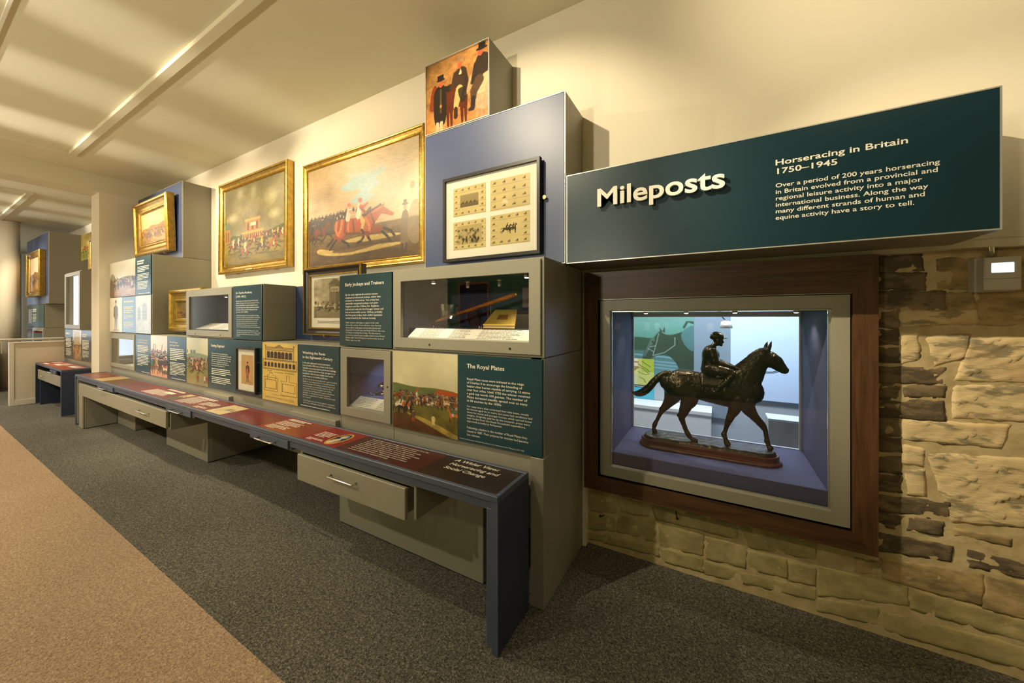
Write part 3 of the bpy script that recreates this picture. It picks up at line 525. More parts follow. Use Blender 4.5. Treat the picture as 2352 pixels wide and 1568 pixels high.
def pt_plan(w=130, h=190):
    cv = Cv(w, h, C(214, 182, 98)); A = cv.asp; cv.mott(.10, 3, 4, 71); k = C(58, 44, 40); g = C(132, 108, 62)
    cv.rect(.1*A, .9*A, .70, .92, g, .25); cv.rect(.03*A, .97*A, .555, .70, g, .18); cv.grad(.535, .555, C(150, 124, 66), C(176, 146, 78), .02, A-.02)
    for y, x0, x1 in ((.92, .1, .9), (.90, .1, .9), (.875, .12, .88), (.70, .03, .97), (.715, .03, .97), (.555, .02, .98)): cv.stroke([(x0*A, y), (x1*A, y)], .003, k)
    for x in (.1, .9, .03, .97): cv.stroke([(x*A, .70 if x in (.1, .9) else .555), (x*A, .92 if x in (.1, .9) else .71)], .003, k)
    cv.poly([(.38*A, .92), (.62*A, .92), (.5*A, .965)], g, .8); cv.stroke([(.38*A, .92), (.5*A, .965), (.62*A, .92)], .003, k); cv.ell(.1*A, .945, .012, .012, k); cv.ell(.9*A, .945, .012, .012, k)
    for i in range(7): x = (.19+i*.103)*A; r = .030 if i != 3 else .034; cv.rect(x-r, x+r, .735, .82, k); cv.ell(x, .82, r, .03, k)
    for i in range(9): x = (.10+i*.1)*A; cv.rect(x-.024, x+.024, .585, .645, k); cv.ell(x, .645, .024, .02, k)
    for i in range(22): cv.rect((.1+i*.037)*A, (.115+i*.037)*A, .702, .714, k, .6)
    def pl(x0, x1, y0, y1, d):
        for a, b in (((x0, y0), (x1, y0)), ((x0, y1), (x1, y1)), ((x0, y0), (x0, y1)), ((x1, y0), (x1, y1))):
            n = d
            for i in range(n):
                if i % 2 == 0: p = [a[j]+(b[j]-a[j])*i/n for j in (0, 1)]; q = [a[j]+(b[j]-a[j])*(i+1)/n for j in (0, 1)]; cv.stroke([tuple(p), tuple(q)], .005, k)
    pl(.1*A, .42*A, .21, .36, 12); pl(.59*A, .93*A, .19, .32, 10); pl(.06*A, .46*A, .17, .4, 18)
    for pts in ([(.16, .36), (.16, .44), (.22, .44), (.22, .48), (.32, .48), (.32, .44), (.4, .44), (.4, .36)], [(.55, .32), (.55, .36), (.7, .36), (.7, .46), (.78, .46), (.78, .36), (.97, .36), (.97, .13), (.55, .13), (.55, .32)]): cv.stroke([(x*A, y) for x, y in pts], .003, k)
    r = random.Random(5); x = .1*A
    for y, x0, x1 in ((.51, .16, .3), (.5, .35, .62), (.505, .66, .92), (.115, .3, .66), (.05, .1, .9), (.068, .1, .9)):
        pts = [(x0*A+(x1-x0)*A*i/40, y+r.uniform(-.007, .007)) for i in range(41)]; cv.stroke(pts, .0022, k, .8)
    return cv
def pt_plates(w=165, h=190):
    cv = Cv(w, h, C(206, 196, 156)); A = cv.asp; cv.clouds(.5, C(214, 204, 164), C(186, 178, 140), 2, 2, 81, .5, .5); cv.grad(0, .54, C(96, 78, 26), C(104, 112, 52)); cv.poly([(0, .58), (.3, .56), (.6, .57), (A, .54), (A, .44), (0, .46)], C(92, 106, 58), 1, True); cv.mott(.25, 6, 8, 82, 0, .55)
    cv.rect(.68*A, A, .36, .50, C(196, 158, 78)); cv.poly([(.66*A, .50), (A, .485), (A, .545), (.72*A, .56)], C(160, 70, 26)); cv.rect(.75*A, .79*A, .36, .45, C(120, 84, 44))
    crowd(cv, .1, A, .42, .48, 90, .035, .06, 83, dim=.8); crowd(cv, 0, A, .34, .42, 90, .06, .10, 84, PAL+[C(170, 70, 34)], .8)
    cv.rect(.385*A, .41*A, .34, .5, C(206, 196, 150)); cv.stroke([(.392*A, .5), (.40*A, .53)], .009, C(180, 66, 36)); cv.stroke([(.40*A, .515), (.425*A, .55)], .004, C(180, 66, 36))
    r = random.Random(6)
    for i in range(12): horse(cv, (.3+i*.05)*A, .36+.02*(i % 3), .07, r.choice([C(110, 60, 30), C(60, 42, 30), C(196, 180, 150), C(150, 84, 40)]), r.choice([1, -1]), 's', (r.choice(PAL), C(40, 30, 30), C(200, 190, 160)))
    for x, y, s_, c, co in ((.06, .28, .11, C(60, 40, 28), C(206, 196, 160)), (.1, .3, .12, C(214, 204, 180), C(210, 200, 170)), (.16, .27, .14, C(36, 28, 24), C(196, 70, 26)), (.24, .27, .13, C(30, 24, 22), C(200, 74, 30))): horse(cv, x*A*1.05, y, s_, c, 1, 's', (co, C(40, 30, 30), C(200, 190, 160)))
    horse(cv, .95*A, .27, .13, C(186, 100, 40), -1, 's', (C(60, 90, 110), C(60, 60, 70), C(200, 190, 160)))
    cv.poly([(0, .18), (.2, .2), (.4, .14), (.6, .06), (.75, .0), (0, 0)], C(84, 52, 22), 1, True); cv.poly([(.2, .22), (.5, .17), (A, .04), (A, .0), (.8, 0), (.5, .11)], C(190, 160, 78), .7, True); cv.mott(.25, 10, 10, 85, 0, .25)
    person(cv, .34*A, .12, .15, C(92, 62, 36), C(160, 60, 30), w=1.3); person(cv, .65*A, .12, .12, C(206, 186, 120), C(206, 190, 140), w=1.5); return cv
def pt_portrait(w=50, h=84):
    cv = Cv(w, h, C(204, 160, 102)); A = cv.asp; cv.mott(.06, 4, 5, 91); cv.ell(A*.62, .09, .2, .04, C(120, 84, 56), .6, .9)
    person(cv, A*.52, .10, .66, C(76, 54, 40), C(104, 74, 50), C(36, 28, 26), C(206, 140, 100), .9); cv.stroke([(A*.48, .5), (A*.5, .36)], [.05, .06], C(184, 84, 50)); r = random.Random(3)
    for i in range(16): x = r.random()*A; y = r.random()*.14; cv.stroke([(x, y), (x+.08, y+.02)], .006, C(150, 110, 74), .6)
    cv.stroke([(A*.62, .95), (A*.7, .88), (A*.66, .84)], .006, C(150, 110, 74), .6); return cv
def pt_sheet(kind, w=90, h=66):
    cv = Cv(w, h, C(206, 186, 128)); A = cv.asp; cv.mott(.06, 3, 3, 101+kind); k = C(70, 60, 42)
    def hs(x, y, s_): horse(cv, x, y, s_, k, 1, 'g' if (int(x*50)+int(y*50)) % 2 else 's', (k*.8, k*.6, k*1.1), dark=k*.7)
    cells = [(i, j) for i in range(5 if kind != 1 else 4) for j in range(5 if kind != 1 else 4)]; n = 5 if kind != 1 else 4
    for i, j in cells:
        inner = kind != 1 and 0 < i < n-1 and 0 < j < n-1
        if not inner:
            hs((i+.45)/n*A, (j+.5)/n, .42/n*(.8 if kind != 3 else .9))
            if kind == 1 or True: cv.stroke([(i/n*A, (j+.16)/n), ((i+1)/n*A, (j+.16)/n)], .004, k, .7)
    if kind == 0: cv.rect(.22*A, .78*A, .3, .72, C(150, 134, 92)); cv.grad(.3, .44, C(96, 84, 56), C(120, 106, 72), .22*A, .78*A); [hs((.3+.12*i)*A, .44, .09) for i in range(4)]
    if kind == 3: hs(.42*A, .5, .26); hs(.58*A, .5, .24)
    if kind == 2:
        cv.rect(.12*A, .88*A, .18, .84, C(178, 160, 108)); r = random.Random(8)
        for q in range(60): x = r.uniform(.14, .8)*A; y = r.uniform(.22, .7); cv.ell(x, y, r.uniform(.02, .06), r.uniform(.02, .06), k, r.uniform(.2, .7))
        for q in range(12): person(cv, r.uniform(.2, .8)*A, r.uniform(.2, .3), .16, k, k, k, k)
    return cv
def pt_tower(w=104, h=110):
    cv = Cv(w, h, C(204, 194, 160)); A = cv.asp; cv.clouds(.35, C(214, 204, 172), C(166, 156, 124), 3, 3, 111, .5, .3); k = C(84, 76, 58)
    cv.grad(0, .3, C(120, 110, 82), C(150, 138, 104)); cv.mott(.15, 12, 12, 112)
    cv.rect(.40*A, .66*A, .3, .84, C(120, 110, 84)); cv.rect(.56*A, .66*A, .3, .84, C(92, 84, 64)); cv.poly([(.36*A, .84), (.70*A, .84), (.58*A, .97), (.5*A, .97)], C(104, 96, 72)); cv.rect(.43*A, .63*A, .66, .78, C(180, 168, 130))
    for i in range(5): cv.rect((.45+i*.035)*A, (.465+i*.035)*A, .68, .74, k)
    for i in range(8): cv.stroke([(.40*A, .34+i*.05), (.56*A, .34+i*.05)], .002, k, .6)
    crowd(cv, .02, A, .3, .36, 40, .09, .1, 113, [C(110, 100, 76), C(150, 140, 108), C(84, 76, 58)])
    for x, y, s_ in ((.22, .26, .2), (.48, .24, .21), (.74, .28, .18), (.98, .26, .18)): horse(cv, x, y, s_, C(74, 66, 50), 1, 'g', (C(170, 160, 126), C(60, 54, 42), C(200, 190, 150)), dark=C(50, 44, 34))
    return cv
def pt_redcoats(w=60, h=60):
    cv = Cv(w, h, C(206, 190, 110)); cv.clouds(.3, C(230, 206, 120), C(170, 150, 70), 3, 3, 121, .5, .4); cv.grad(0, .36, C(150, 150, 44), C(132, 140, 50)); cv.mott(.2, 6, 6, 122)
    for x, y in ((.2, .42), (.45, .46), (.7, .4)): horse(cv, x, y, .2, C(190, 70, 26), 1, 's', (C(200, 50, 30), C(40, 40, 40), C(220, 210, 170)))
    return cv
def pt_bigprint():
    cv = Cv(150, 130, C(96, 150, 136)); A = cv.asp; cv.grad(.55, 1, C(88, 140, 120), C(110, 160, 150)); cv.grad(0, .55, C(104, 150, 160), C(78, 112, 104))
    n = fbm(cv.w, cv.h, 8, 5, 4, 131); m = ((cv.yy > .52) & (cv.yy < .70+.08*n)).astype(float)[..., None]; cv.a = cv.a*(1-m)+C(56, 84, 62)*m
    for y in (.46, .38, .33, .28): cv.stroke([(0, y), (A, y-.06)], .014, C(120, 160, 172))
    hd = C(58, 74, 60); cv.poly([(.33, .42), (.36, .5), (.46, .66), (.62, .84), (.67, .80), (.8, .78), (1.15, .8), (1.15, .1), (.98, .1), (.9, .3), (.8, .42), (.66, .46), (.52, .42), (.42, .36), (.35, .37)], hd, 1, True)
    cv.stroke([(.36, .44), (.5, .7)], [.02, .035], C(110, 140, 130), .5); cv.ell(.5, .66, .012, .012, C(20, 30, 26)); cv.poly([(.62, .84), (.60, .9), (.67, .83)], hd); cv.poly([(.66, .83), (.70, .92), (.70, .81)], hd)
    for pts in ([(.42, .55), (.52, .5)], [(.6, .8), (.55, .6), (.5, .44)], [(.5, .44), (.7, .5), (.86, .62), (.86, .74)], [(.55, .6), (.46, .58)]): cv.stroke(pts, .005, C(150, 178, 168))
    cv.poly([(.96, .8), (1.15, .92), (1.15, .55), (1.02, .62)], C(84, 124, 124), 1, True); cv.stroke([(1.0, .9), (1.06, 1.0), (1.14, .97)], .018, C(60, 84, 70)); return cv
def pt_comic():
    cv = Cv(90, 110, C(196, 200, 110)); A = cv.asp; cv.grad(0, .4, C(206, 208, 160), C(200, 204, 150), 0, .4); cv.grad(.4, 1, C(220, 214, 130), C(226, 220, 150), 0, .4); cv.rect(.5, A, .5, 1, C(170, 186, 70)); k = C(40, 44, 36)
    for i in range(10): q = i*.63; cv.stroke([(.2, .86), (.2+.2*math.cos(q), .86+.2*math.sin(q))], .02, C(226, 220, 226) if i % 2 else C(150, 70, 120))
    cv.ell(.2, .86, .06, .06, C(200, 50, 50)); cv.poly([(.1, .3), (.2, .62), (.34, .7), (.44, .66), (.3, .5), (.24, .3)], C(150, 130, 70), .9, True)
    for pts in ([(.4, .8), (.5, .7), (.62, .62), (.7, .5)], [(.45, .66), (.56, .6), (.66, .46)], [(.4, .5), (.5, .44), (.6, .4), (.7, .44)], [(.44, .3), (.56, .22), (.6, .1)], [(.1, .2), (.2, .3), (.3, .1)], [(.5, .9), (.6, .8), (.72, .7)]): cv.stroke(pts, .007, k)
    return cv
def pt_darkhorse():
    cv = Cv(90, 110, C(22, 22, 34)); cv.poly([(.2, 0), (.26, .3), (.38, .56), (.44, .66), (.5, .58), (.64, .38), (.68, .28), (.6, .24), (.52, .3), (.48, .2), (.5, 0)], C(110, 70, 44), 1, True); cv.poly([(.36, .54), (.36, .66), (.42, .6)], C(110, 70, 44)); cv.stroke([(.58, .42), (.54, .3)], .015, C(30, 24, 22)); return cv
# ---------------------------------------------------------------- the room
XE = -.765; XL = -7.80; YP = 1.67; YB = 1.971; YW = 2.288; YV = 2.285; ZC = 3.59
def sbox(name, m, *a): return struct(box(name, m, None, *a))
def splane(name, m, pts): mb = MB(); mb.quad(*pts); return struct(mb.build(name, m))
splane('floor', 'carpet', ((-20, .82, 0), (2.7, .82, 0), (2.7, 2.94, 0), (-20, 2.94, 0)))
splane('floor', 'carpet2', ((-20, -3.0, 0), (2.7, -3.0, 0), (2.7, .82, 0), (-20, .82, 0)))
sbox('wall_back', 'wall', -20, XE+.02, YW, YW+.06, 0, ZC)
mb = MB()                                                     # plaster above the stone, with a slightly uneven lower edge
mb.box(XE+.02, 2.7, YW, YW+.06, 1.83, ZC)
n0 = 60; xs = [XE+.02+(2.7-XE-.02)*i/n0 for i in range(n0+1)]; zz = [1.796+.008*mnoise.noise((x*6, 3, 1)) for x in xs]
for i in range(n0): mb.quad((xs[i], YW, zz[i]), (xs[i+1], YW, zz[i+1]), (xs[i+1], YW, 1.831), (xs[i], YW, 1.831)); mb.quad((xs[i], YW+.06, zz[i]), (xs[i+1], YW+.06, zz[i+1]), (xs[i+1], YW, zz[i+1]), (xs[i], YW, zz[i]))
struct(mb.build('wall_back', 'wall'))
sbox('wall_left', 'wall', -8.24, -7.85, 1.575, YW, 0, 3.346)
sbox('trim_1', 'ceil', -8.24, -7.85, -3.0, YW, 3.346, ZC)      # down-stand beam over the opening
sbox('wall_right', 'wall', 2.7, 2.76, -3, YW+.06, 0, ZC)
sbox('wall_front', 'green', -5.3, 2.7, -3.06, -3.0, 0, ZC)
sbox('wall_front', 'wall', -20, -5.3, -3.06, -3.0, 0, ZC)
# ceiling: flat margin, tray, lips
mb = MB()
mb.box(-7.85, 2.7, 1.225, YW+.06, ZC, ZC+.1); mb.box(-7.85, -7.13, -3, 1.225, ZC, ZC+.1); mb.box(-7.13, 2.7, -3, 1.225, ZC+.012, ZC+.1)
mb.box(-20, -8.24, 1.25, YW+.06, ZC, ZC+.1); mb.box(-9.95, -8.24, -3, 1.25, ZC, ZC+.1); mb.box(-20, -9.95, -3, 1.25, ZC+.012, ZC+.1)
struct(mb.build('ceiling', 'ceil'))
mb = MB(); mb.cbox(-7.16, 2.7, 1.165, 1.235, ZC-.022, ZC+.02, .004); mb.cbox(-7.16, -7.09, -3, 1.166, ZC-.022, ZC+.02, .004); struct(mb.build('trim_2', 'ceil'))
mb = MB(); mb.cbox(-20, -9.92, 1.19, 1.26, ZC-.022, ZC+.02, .004); mb.cbox(-9.99, -9.92, -3, 1.191, ZC-.022, ZC+.02, .004); struct(mb.build('trim_3', 'ceil'))
# daylight window at the far end of the next room, out of frame: it gives the cool sheen on the left-hand panels
t = struct(MB().ring(-3.0, .18, .02, 3.1, -2.92, .10, .1, 3.02, 0, .1).build('window_1', 'white'))
t.rotation_euler = (0, 0, PI/2); t.location = (-19.2, 0, 0)
for i in range(3):
    box('pane', 'daylight', t, -2.92+i*1.01, -2.92+i*1.01+.98, .04, .05, .1, 3.02)
# light track in the tray
t = thing('light_track', 'white lighting track running along the ceiling tray', 'light track', (-3, .42, 3.6))
box('rail', 'white', t, -7.0, 1.2, .41, .43, 3.588, 3.6015, b=.002)
for x in (-1.62, -1.42, .55):
    h = MB().tube([(x, .42, 3.515), (x, .42, 3.59)], .035, 14).build('spot_head', 'white', t, True)

# ---- stone wall
mb = MB()
def grid_wall(x0, x1, z0, z1):
    nx = max(2, int((x1-x0)/.03)); nz = max(2, int((z1-z0)/.03)); b = len(mb.v)
    for j in range(nz+1):
        for i in range(nx+1):
            x = x0+(x1-x0)*i/nx; z = z0+(z1-z0)*j/nz; mb.v.append((x, 2.338+.005*mnoise.noise((x*14, z*14, 0))+.003*mnoise.noise((x*40, z*40, 5)), z))
    for j in range(nz):
        for i in range(nx): k = b+j*(nx+1)+i; mb.f.append((k, k+1, k+nx+2, k+nx+1))
grid_wall(XE, 2.7, 0, .52); grid_wall(XE, 2.7, 1.58, 1.84); grid_wall(XE, -.60, .52, 1.58); grid_wall(.52, 2.7, .52, 1.58)
wall_stone = struct(mb.build('wall_stone', 'mortar', None, True))
STONES = [
('d',(0.671,1.792),(0.808,1.787),(0.816,1.718),(0.671,1.723)),('d',(0.671,1.716),(0.823,1.702),(0.820,1.630),(0.671,1.634)),('m',(0.861,1.759),(0.981,1.766),(0.984,1.627),(0.867,1.624)),('m',(0.990,1.790),(1.160,1.79),(1.160,1.618),(0.990,1.623)),
('d',(0.671,1.627),(0.884,1.615),(0.884,1.539),(0.671,1.542)),('m',(0.887,1.615),(0.968,1.616),(0.975,1.542),(0.890,1.535)),('m',(0.978,1.612),(1.160,1.611),(1.160,1.470),(0.983,1.473)),('d',(0.671,1.533),(0.735,1.537),(0.735,1.453),(0.671,1.457)),
('p',(0.740,1.530),(0.973,1.533),(0.976,1.477),(0.744,1.462)),('d',(0.671,1.444),(0.733,1.440),(0.733,1.379),(0.671,1.377)),('p',(0.741,1.427),(0.801,1.437),(0.805,1.313),(0.743,1.287)),('p',(0.826,1.412),(0.960,1.432),(0.940,1.329),(0.856,1.286)),
('p',(0.965,1.412),(1.160,1.424),(1.160,1.233),(0.913,1.228)),('d',(0.671,1.359),(0.737,1.357),(0.737,1.296),(0.671,1.292)),('d',(0.671,1.265),(0.880,1.275),(0.882,1.208),(0.671,1.194)),('d',(0.667,1.184),(0.736,1.186),(0.736,1.125),(0.667,1.119)),
('d',(0.756,1.188),(0.882,1.195),(0.881,1.147),(0.759,1.138)),('p',(0.911,1.200),(1.160,1.223),(1.160,1.075),(0.909,1.060)),('d',(0.667,1.110),(0.878,1.128),(0.881,1.042),(0.667,1.034)),('d',(0.667,1.023),(0.731,1.027),(0.737,0.952),(0.667,0.940)),
('p',(0.748,1.028),(1.067,1.049),(1.049,0.951),(0.753,0.937)),('d',(0.667,0.934),(0.744,0.940),(0.744,0.881),(0.667,0.873)),('d',(0.667,0.844),(0.741,0.854),(0.744,0.782),(0.669,0.771)),('p',(0.751,0.915),(0.818,0.905),(0.818,0.828),(0.753,0.828)),
('d',(0.667,0.757),(0.744,0.767),(0.750,0.696),(0.669,0.681)),('p',(0.753,0.797),(0.819,0.807),(0.823,0.692),(0.765,0.687)),('p',(0.828,0.889),(1.160,0.919),(1.160,0.642),(0.907,0.601)),('d',(0.669,0.663),(0.895,0.681),(0.895,0.607),(0.671,0.588)),
('d',(0.667,0.576),(0.750,0.583),(0.753,0.527),(0.669,0.511)),('d',(0.768,0.588),(0.878,0.588),(0.875,0.533),(0.768,0.523)),('d',(0.669,0.481),(0.901,0.492),(0.901,0.426),(0.673,0.398)),('m',(0.914,0.572),(1.072,0.573),(1.069,0.545),(0.917,0.547)),
('d',(0.955,0.488),(1.160,0.478),(1.160,0.425),(0.958,0.422)),('m',(0.677,0.361),(0.998,0.404),(0.992,0.265),(0.684,0.272)),('m',(1.004,0.396),(1.160,0.407),(1.160,0.256),(0.998,0.254)),('g',(0.448,0.252),(0.767,0.263),(0.767,0.178),(0.448,0.100)),
('g',(0.774,0.257),(1.160,0.247),(1.160,0.158),(0.777,0.167)),('g',(0.448,0.084),(0.669,0.124),(0.669,0.042),(0.448,0.024)),('g',(0.677,0.116),(1.160,0.144),(1.160,0.046),(0.684,0.028)),('m',(0.589,0.332),(0.673,0.344),(0.673,0.273),(0.589,0.269)),
('g',(-0.776,0.347),(-0.556,0.352),(-0.556,0.246),(-0.776,0.207)),('g',(-0.550,0.354),(-0.355,0.357),(-0.361,0.285),(-0.543,0.256)),('g',(-0.776,0.193),(-0.559,0.218),(-0.556,0.132),(-0.776,0.082)),('g',(-0.550,0.241),(-0.325,0.263),(-0.319,0.132),(-0.550,0.128)),
('g',(-0.349,0.352),(0.104,0.360),(0.099,0.279),(-0.313,0.273)),('g',(-0.307,0.262),(-0.063,0.253),(-0.068,0.133),(-0.296,0.115)),('g',(-0.047,0.246),(0.150,0.257),(0.137,0.132),(-0.047,0.122)),('g',(-0.290,0.108),(-0.068,0.118),(-0.063,0.039),(-0.290,0.028)),
('g',(-0.776,0.068),(-0.301,0.113),(-0.301,0.050),(-0.776,0.026)),('g',(0.109,0.356),(0.437,0.361),(0.437,0.277),(0.161,0.253)),('g',(0.156,0.234),(0.323,0.239),(0.319,0.141),(0.147,0.130)),('g',(0.328,0.230),(0.437,0.240),(0.437,0.146),(0.328,0.133)),
('g',(-0.057,0.106),(0.109,0.111),(0.104,0.046),(-0.057,0.029)),('g',(0.113,0.107),(0.437,0.125),(0.437,0.073),(0.113,0.044)),
('m',(1.185,1.79),(1.45,1.79),(1.45,1.50),(1.185,1.48)),('p',(1.185,1.46),(1.5,1.47),(1.5,1.24),(1.185,1.23)),('p',(1.185,1.21),(1.44,1.21),(1.44,.95),(1.185,.94)),('m',(1.185,.92),(1.5,.92),(1.5,.66),(1.185,.65)),('d',(1.185,.62),(1.42,.62),(1.42,.43),(1.185,.43)),('g',(1.185,.40),(1.5,.40),(1.5,.2),(1.185,.2)),('g',(1.185,.17),(1.5,.17),(1.5,.03),(1.185,.03))]
def stone(k, ty, q):
    w = max(q[1][0]-q[0][0], q[2][0]-q[3][0]); h = max(q[0][1]-q[3][1], q[1][1]-q[2][1]); nx = max(5, min(30, int(w/.011))); nz = max(4, min(26, int(h/.011)))
    sb = MB(); q = [(q[0][0]-.005, q[0][1]+.005), (q[1][0]+.005, q[1][1]+.005), (q[2][0]+.005, q[2][1]-.005), (q[3][0]-.005, q[3][1]-.005)]; proud = {'d': .003, 'p': .0045, 'm': .0035, 'g': .003}[ty]; rot = mnoise.noise((k*3.1, 0, 0))
    for j in range(-1, nz+2):
        for i in range(-1, nx+2):
            u = min(max(i/nx, 0), 1); v = min(max(j/nz, 0), 1); rim = i < 0 or j < 0 or i > nx or j > nz
            x = (q[0][0]*(1-u)+q[1][0]*u)*v+(q[3][0]*(1-u)+q[2][0]*u)*(1-v); z = (q[0][1]*(1-u)+q[1][1]*u)*v+(q[3][1]*(1-u)+q[2][1]*u)*(1-v)
            e = min(u*w, (1-u)*w, v*h, (1-v)*h)
            if e < .004: x += .006*mnoise.noise((x*28, z*28, k)); z += .006*mnoise.noise((x*28, z*28, k+9))
            d = proud*min(1, (e/.008))**.6+.0035*mnoise.noise((x*16, z*16, k*2.3))+.0028*mnoise.noise((x*45, z*45, k))
            if ty == 'p':                                     # diagonal tooling
                s = (z-x*.5)/.034+.9*mnoise.noise((x*7, z*7, k)); g = mnoise.noise((x*13, z*26, k+40))
                d += .0085*(1-(s % 1))**2*max(0, min(1, .55+1.4*g))*min(1, e/.012)
            if ty == 'd': d += .005*mnoise.noise((x*26, z*60, k))+.003*abs(mnoise.noise((x*60, z*90, k)))
            if ty == 'g': d += .003*mnoise.noise((x*24, z*24, k*5))
            sb.v.append((x, 2.343 if rim else 2.338-max(d, -.001), z))
    W = nx+3
    for j in range(nz+2):
        for i in range(W-1): a = j*W+i; sb.f.append((a, a+1, a+W+1, a+W))
    sb.build('stone', 'st_'+ty, wall_stone, True)
rs = random.Random(11); z = .04
while z < 1.70:                                               # courses further right, beyond the photograph's edge
    h = rs.uniform(.09, .22); x = 1.53
    while x < 2.62: w = rs.uniform(.14, .42); STONES.append((rs.choice('dppmmg'), (x, min(z+h, 1.78)), (min(x+w, 2.66), min(z+h, 1.78)), (min(x+w, 2.66), z), (x, z))); x += w+.022
    z += h+.022
for k, (ty, *q) in enumerate(STONES): stone(k, ty, q)
for i, (x, z, dx, dz) in enumerate(((-.66, .205, .03, .022), (-.20, .315, -.006, .05))):
    t = thing('wall_nail', ['rusty nail bent out of the stone, lower left below the show case', 'rusty nail stub in the stone under the walnut surround'][i], 'nail', (x, 2.3, z))
    MB().tube([(x, 2.335, z), (x, 2.315, z), (x+dx, 2.305, z+dz)], .0035, 6).build('shank', 'black', t); MB().tube([(x, 2.322, z), (x, 2.331, z)], .006, 8).build('head', 'black', t)

# ---------------------------------------------------------------- display wall: carcasses
def cab(name, label, x0, x1, y0, y1, z0, z1, m='grey', cat='display block', front=None, fy=None, group=None):
    t = thing(name, label, cat, ((x0+x1)/2, (y0+y1)/2, z0), group)
    box('casing', m, t, x0, x1, y0, y1, z0, z1, b=.002)
    if front:
        box('front_panel', front, t, x0+.006, x1-.006, y0-.012, y0+.001, z0+.006, z1-.006, b=.0015)
        MB().ring(x0, x1, z0, z1, x0+.004, x1-.004, z0+.004, z1-.004, y0-.012, y0).build('edge_trim', 'alu', t)
    return t
YK = YP+.014                                                  # face of the carcasses behind the panels
cab('display_cabinet', 'grey base cabinet behind the crowd picture and wagering panel, low at left', -6.717, -5.852, YK, YV, .60, 1.291)
cab('display_cabinet', 'grey base cabinet behind the galloping horses picture', -5.85, -4.552, YK, YV, .60, 1.291)
cab('display_cabinet', 'grey base cabinet with the ink elevation drawing and small hanging portrait', -4.55, -2.413, YK, YV, .60, 1.291)
t = cab('display_cabinet', 'tall grey end cabinet under the wide glazed case, reaching the floor', -1.858, XE-.0765, YK, YV, .60, 1.291)
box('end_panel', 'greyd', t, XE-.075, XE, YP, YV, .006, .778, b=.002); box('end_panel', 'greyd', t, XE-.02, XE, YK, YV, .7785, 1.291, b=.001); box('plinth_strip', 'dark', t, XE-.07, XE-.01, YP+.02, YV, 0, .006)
cab('display_cabinet', 'grey upper cabinet holding the early jockeys panel', -2.417, -1.864, YK, YV, 1.296, 1.812)
cab('display_cabinet', 'grey upper cabinet with the steward biography panel beside its case', -4.035, -3.504, YK, YB-.003, 1.296, 1.806)
cab('display_tower', 'grey two-storey tower block with glare-paled panels in the left corner', XL, -6.155, YK, YV, 1.296, 2.304)
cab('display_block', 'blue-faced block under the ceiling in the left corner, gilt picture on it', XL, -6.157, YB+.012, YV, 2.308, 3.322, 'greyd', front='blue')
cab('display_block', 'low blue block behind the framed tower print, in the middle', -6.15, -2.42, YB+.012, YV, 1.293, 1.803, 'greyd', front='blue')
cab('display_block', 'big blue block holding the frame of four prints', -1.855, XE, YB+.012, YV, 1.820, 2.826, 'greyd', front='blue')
t = cab('picture_block', 'topmost block, its front a printed picture of three men with horses', -1.853, -1.296, YB+.012, YV, 2.829, 3.342, 'greyd')
sheet(t, pt_riders(), -1.848, -1.301, 2.836, 3.337, YB+.0105, 'pic', 'printed_front')
MB().ring(-1.853, -1.296, 2.830, 3.342, -1.848, -1.301, 2.836, 3.337, YB-.002, YB+.011).build('edge_trim', 'alu', t)

# ---------------------------------------------------------------- information panels
def panel(label, x0, x1, z0, z1, m='teal', name='info_board', cat='info board', group='information boards on the display wall', y=YP):
    t = thing(name, label, cat, ((x0+x1)/2, y, z0), group)
    box('board', m, t, x0+.003, x1-.003, y, y+.0135, z0+.003, z1-.003, b=.0012); return t
def picpanel(label, cv, x0, x1, z0, z1, y=YP, m='pic'):
    t = thing('printed_picture', label, 'printed picture', ((x0+x1)/2, y, z0), 'printed pictures between the boards'); box('board', 'greyd', t, x0+.002, x1-.002, y+.0006, y+.0135, z0+.003, z1-.003)
    sheet(t, cv, x0+.002, x1-.002, z0+.003, z1-.003, y, m); return t
ZA, ZB_ = .782, 1.289
t = panel('green board headed The Royal Plates, crowd picture at its left half', -1.857, -.770, ZA, ZB_)
sheet(t, pt_plates(), -1.854, -1.316, ZA+.003, ZB_-.003, YP-.0012)
text(t, 'The Royal Plates', 'cream', -1.249, -.998, 1.236, 1.213, YP-.0006, .022)
text(t, 'Royal Plate races were initiated in the reign\nof Charles II to encourage the breeding of\nbetter-class horses capable of carrying 12 stone\nover four miles. Until 1720 the winner received\na gold cup worth 100 guineas. The number of\nPlates increased steadily, spread over as many\nas 50 courses by the 1830s.', 'cream', -1.249, -.842, 1.156, 1.02, YP-.0006, .016)
text(t, 'For many years they comprised four-mile heats, mostly\nfor horses aged six or more, but some had conditions laid\ndown for mares and younger horses, which carried lower\nweights. Originally paid for by the monarch, prizes were\nlater funded from the Royal Household expenditure,\napproved annually by Parliament.', 'cream', -1.249, -.83, .998, .903, YP-.0006)
text(t, 'Following a decline in the number of Royal Plates they\nceased in 1887. Their purpose for stamina had become\nless relevant.', 'cream', -1.249, -.853, .877, .824, YP-.0006)
text(t, "Detail from Preparing for the King's Plate, Round Course Newmarket, Peter Tillemans (1684-1734)", 'cream', -1.302, -.877, .804, .797, YP-.0006, res=1)
t = panel('green board headed Early Jockeys and Trainers', -2.416, -1.865, 1.296, 1.811)
text(t, 'Early Jockeys and Trainers', 'cream', -2.348, -1.942, 1.752, 1.730, YP-.0006, .022)
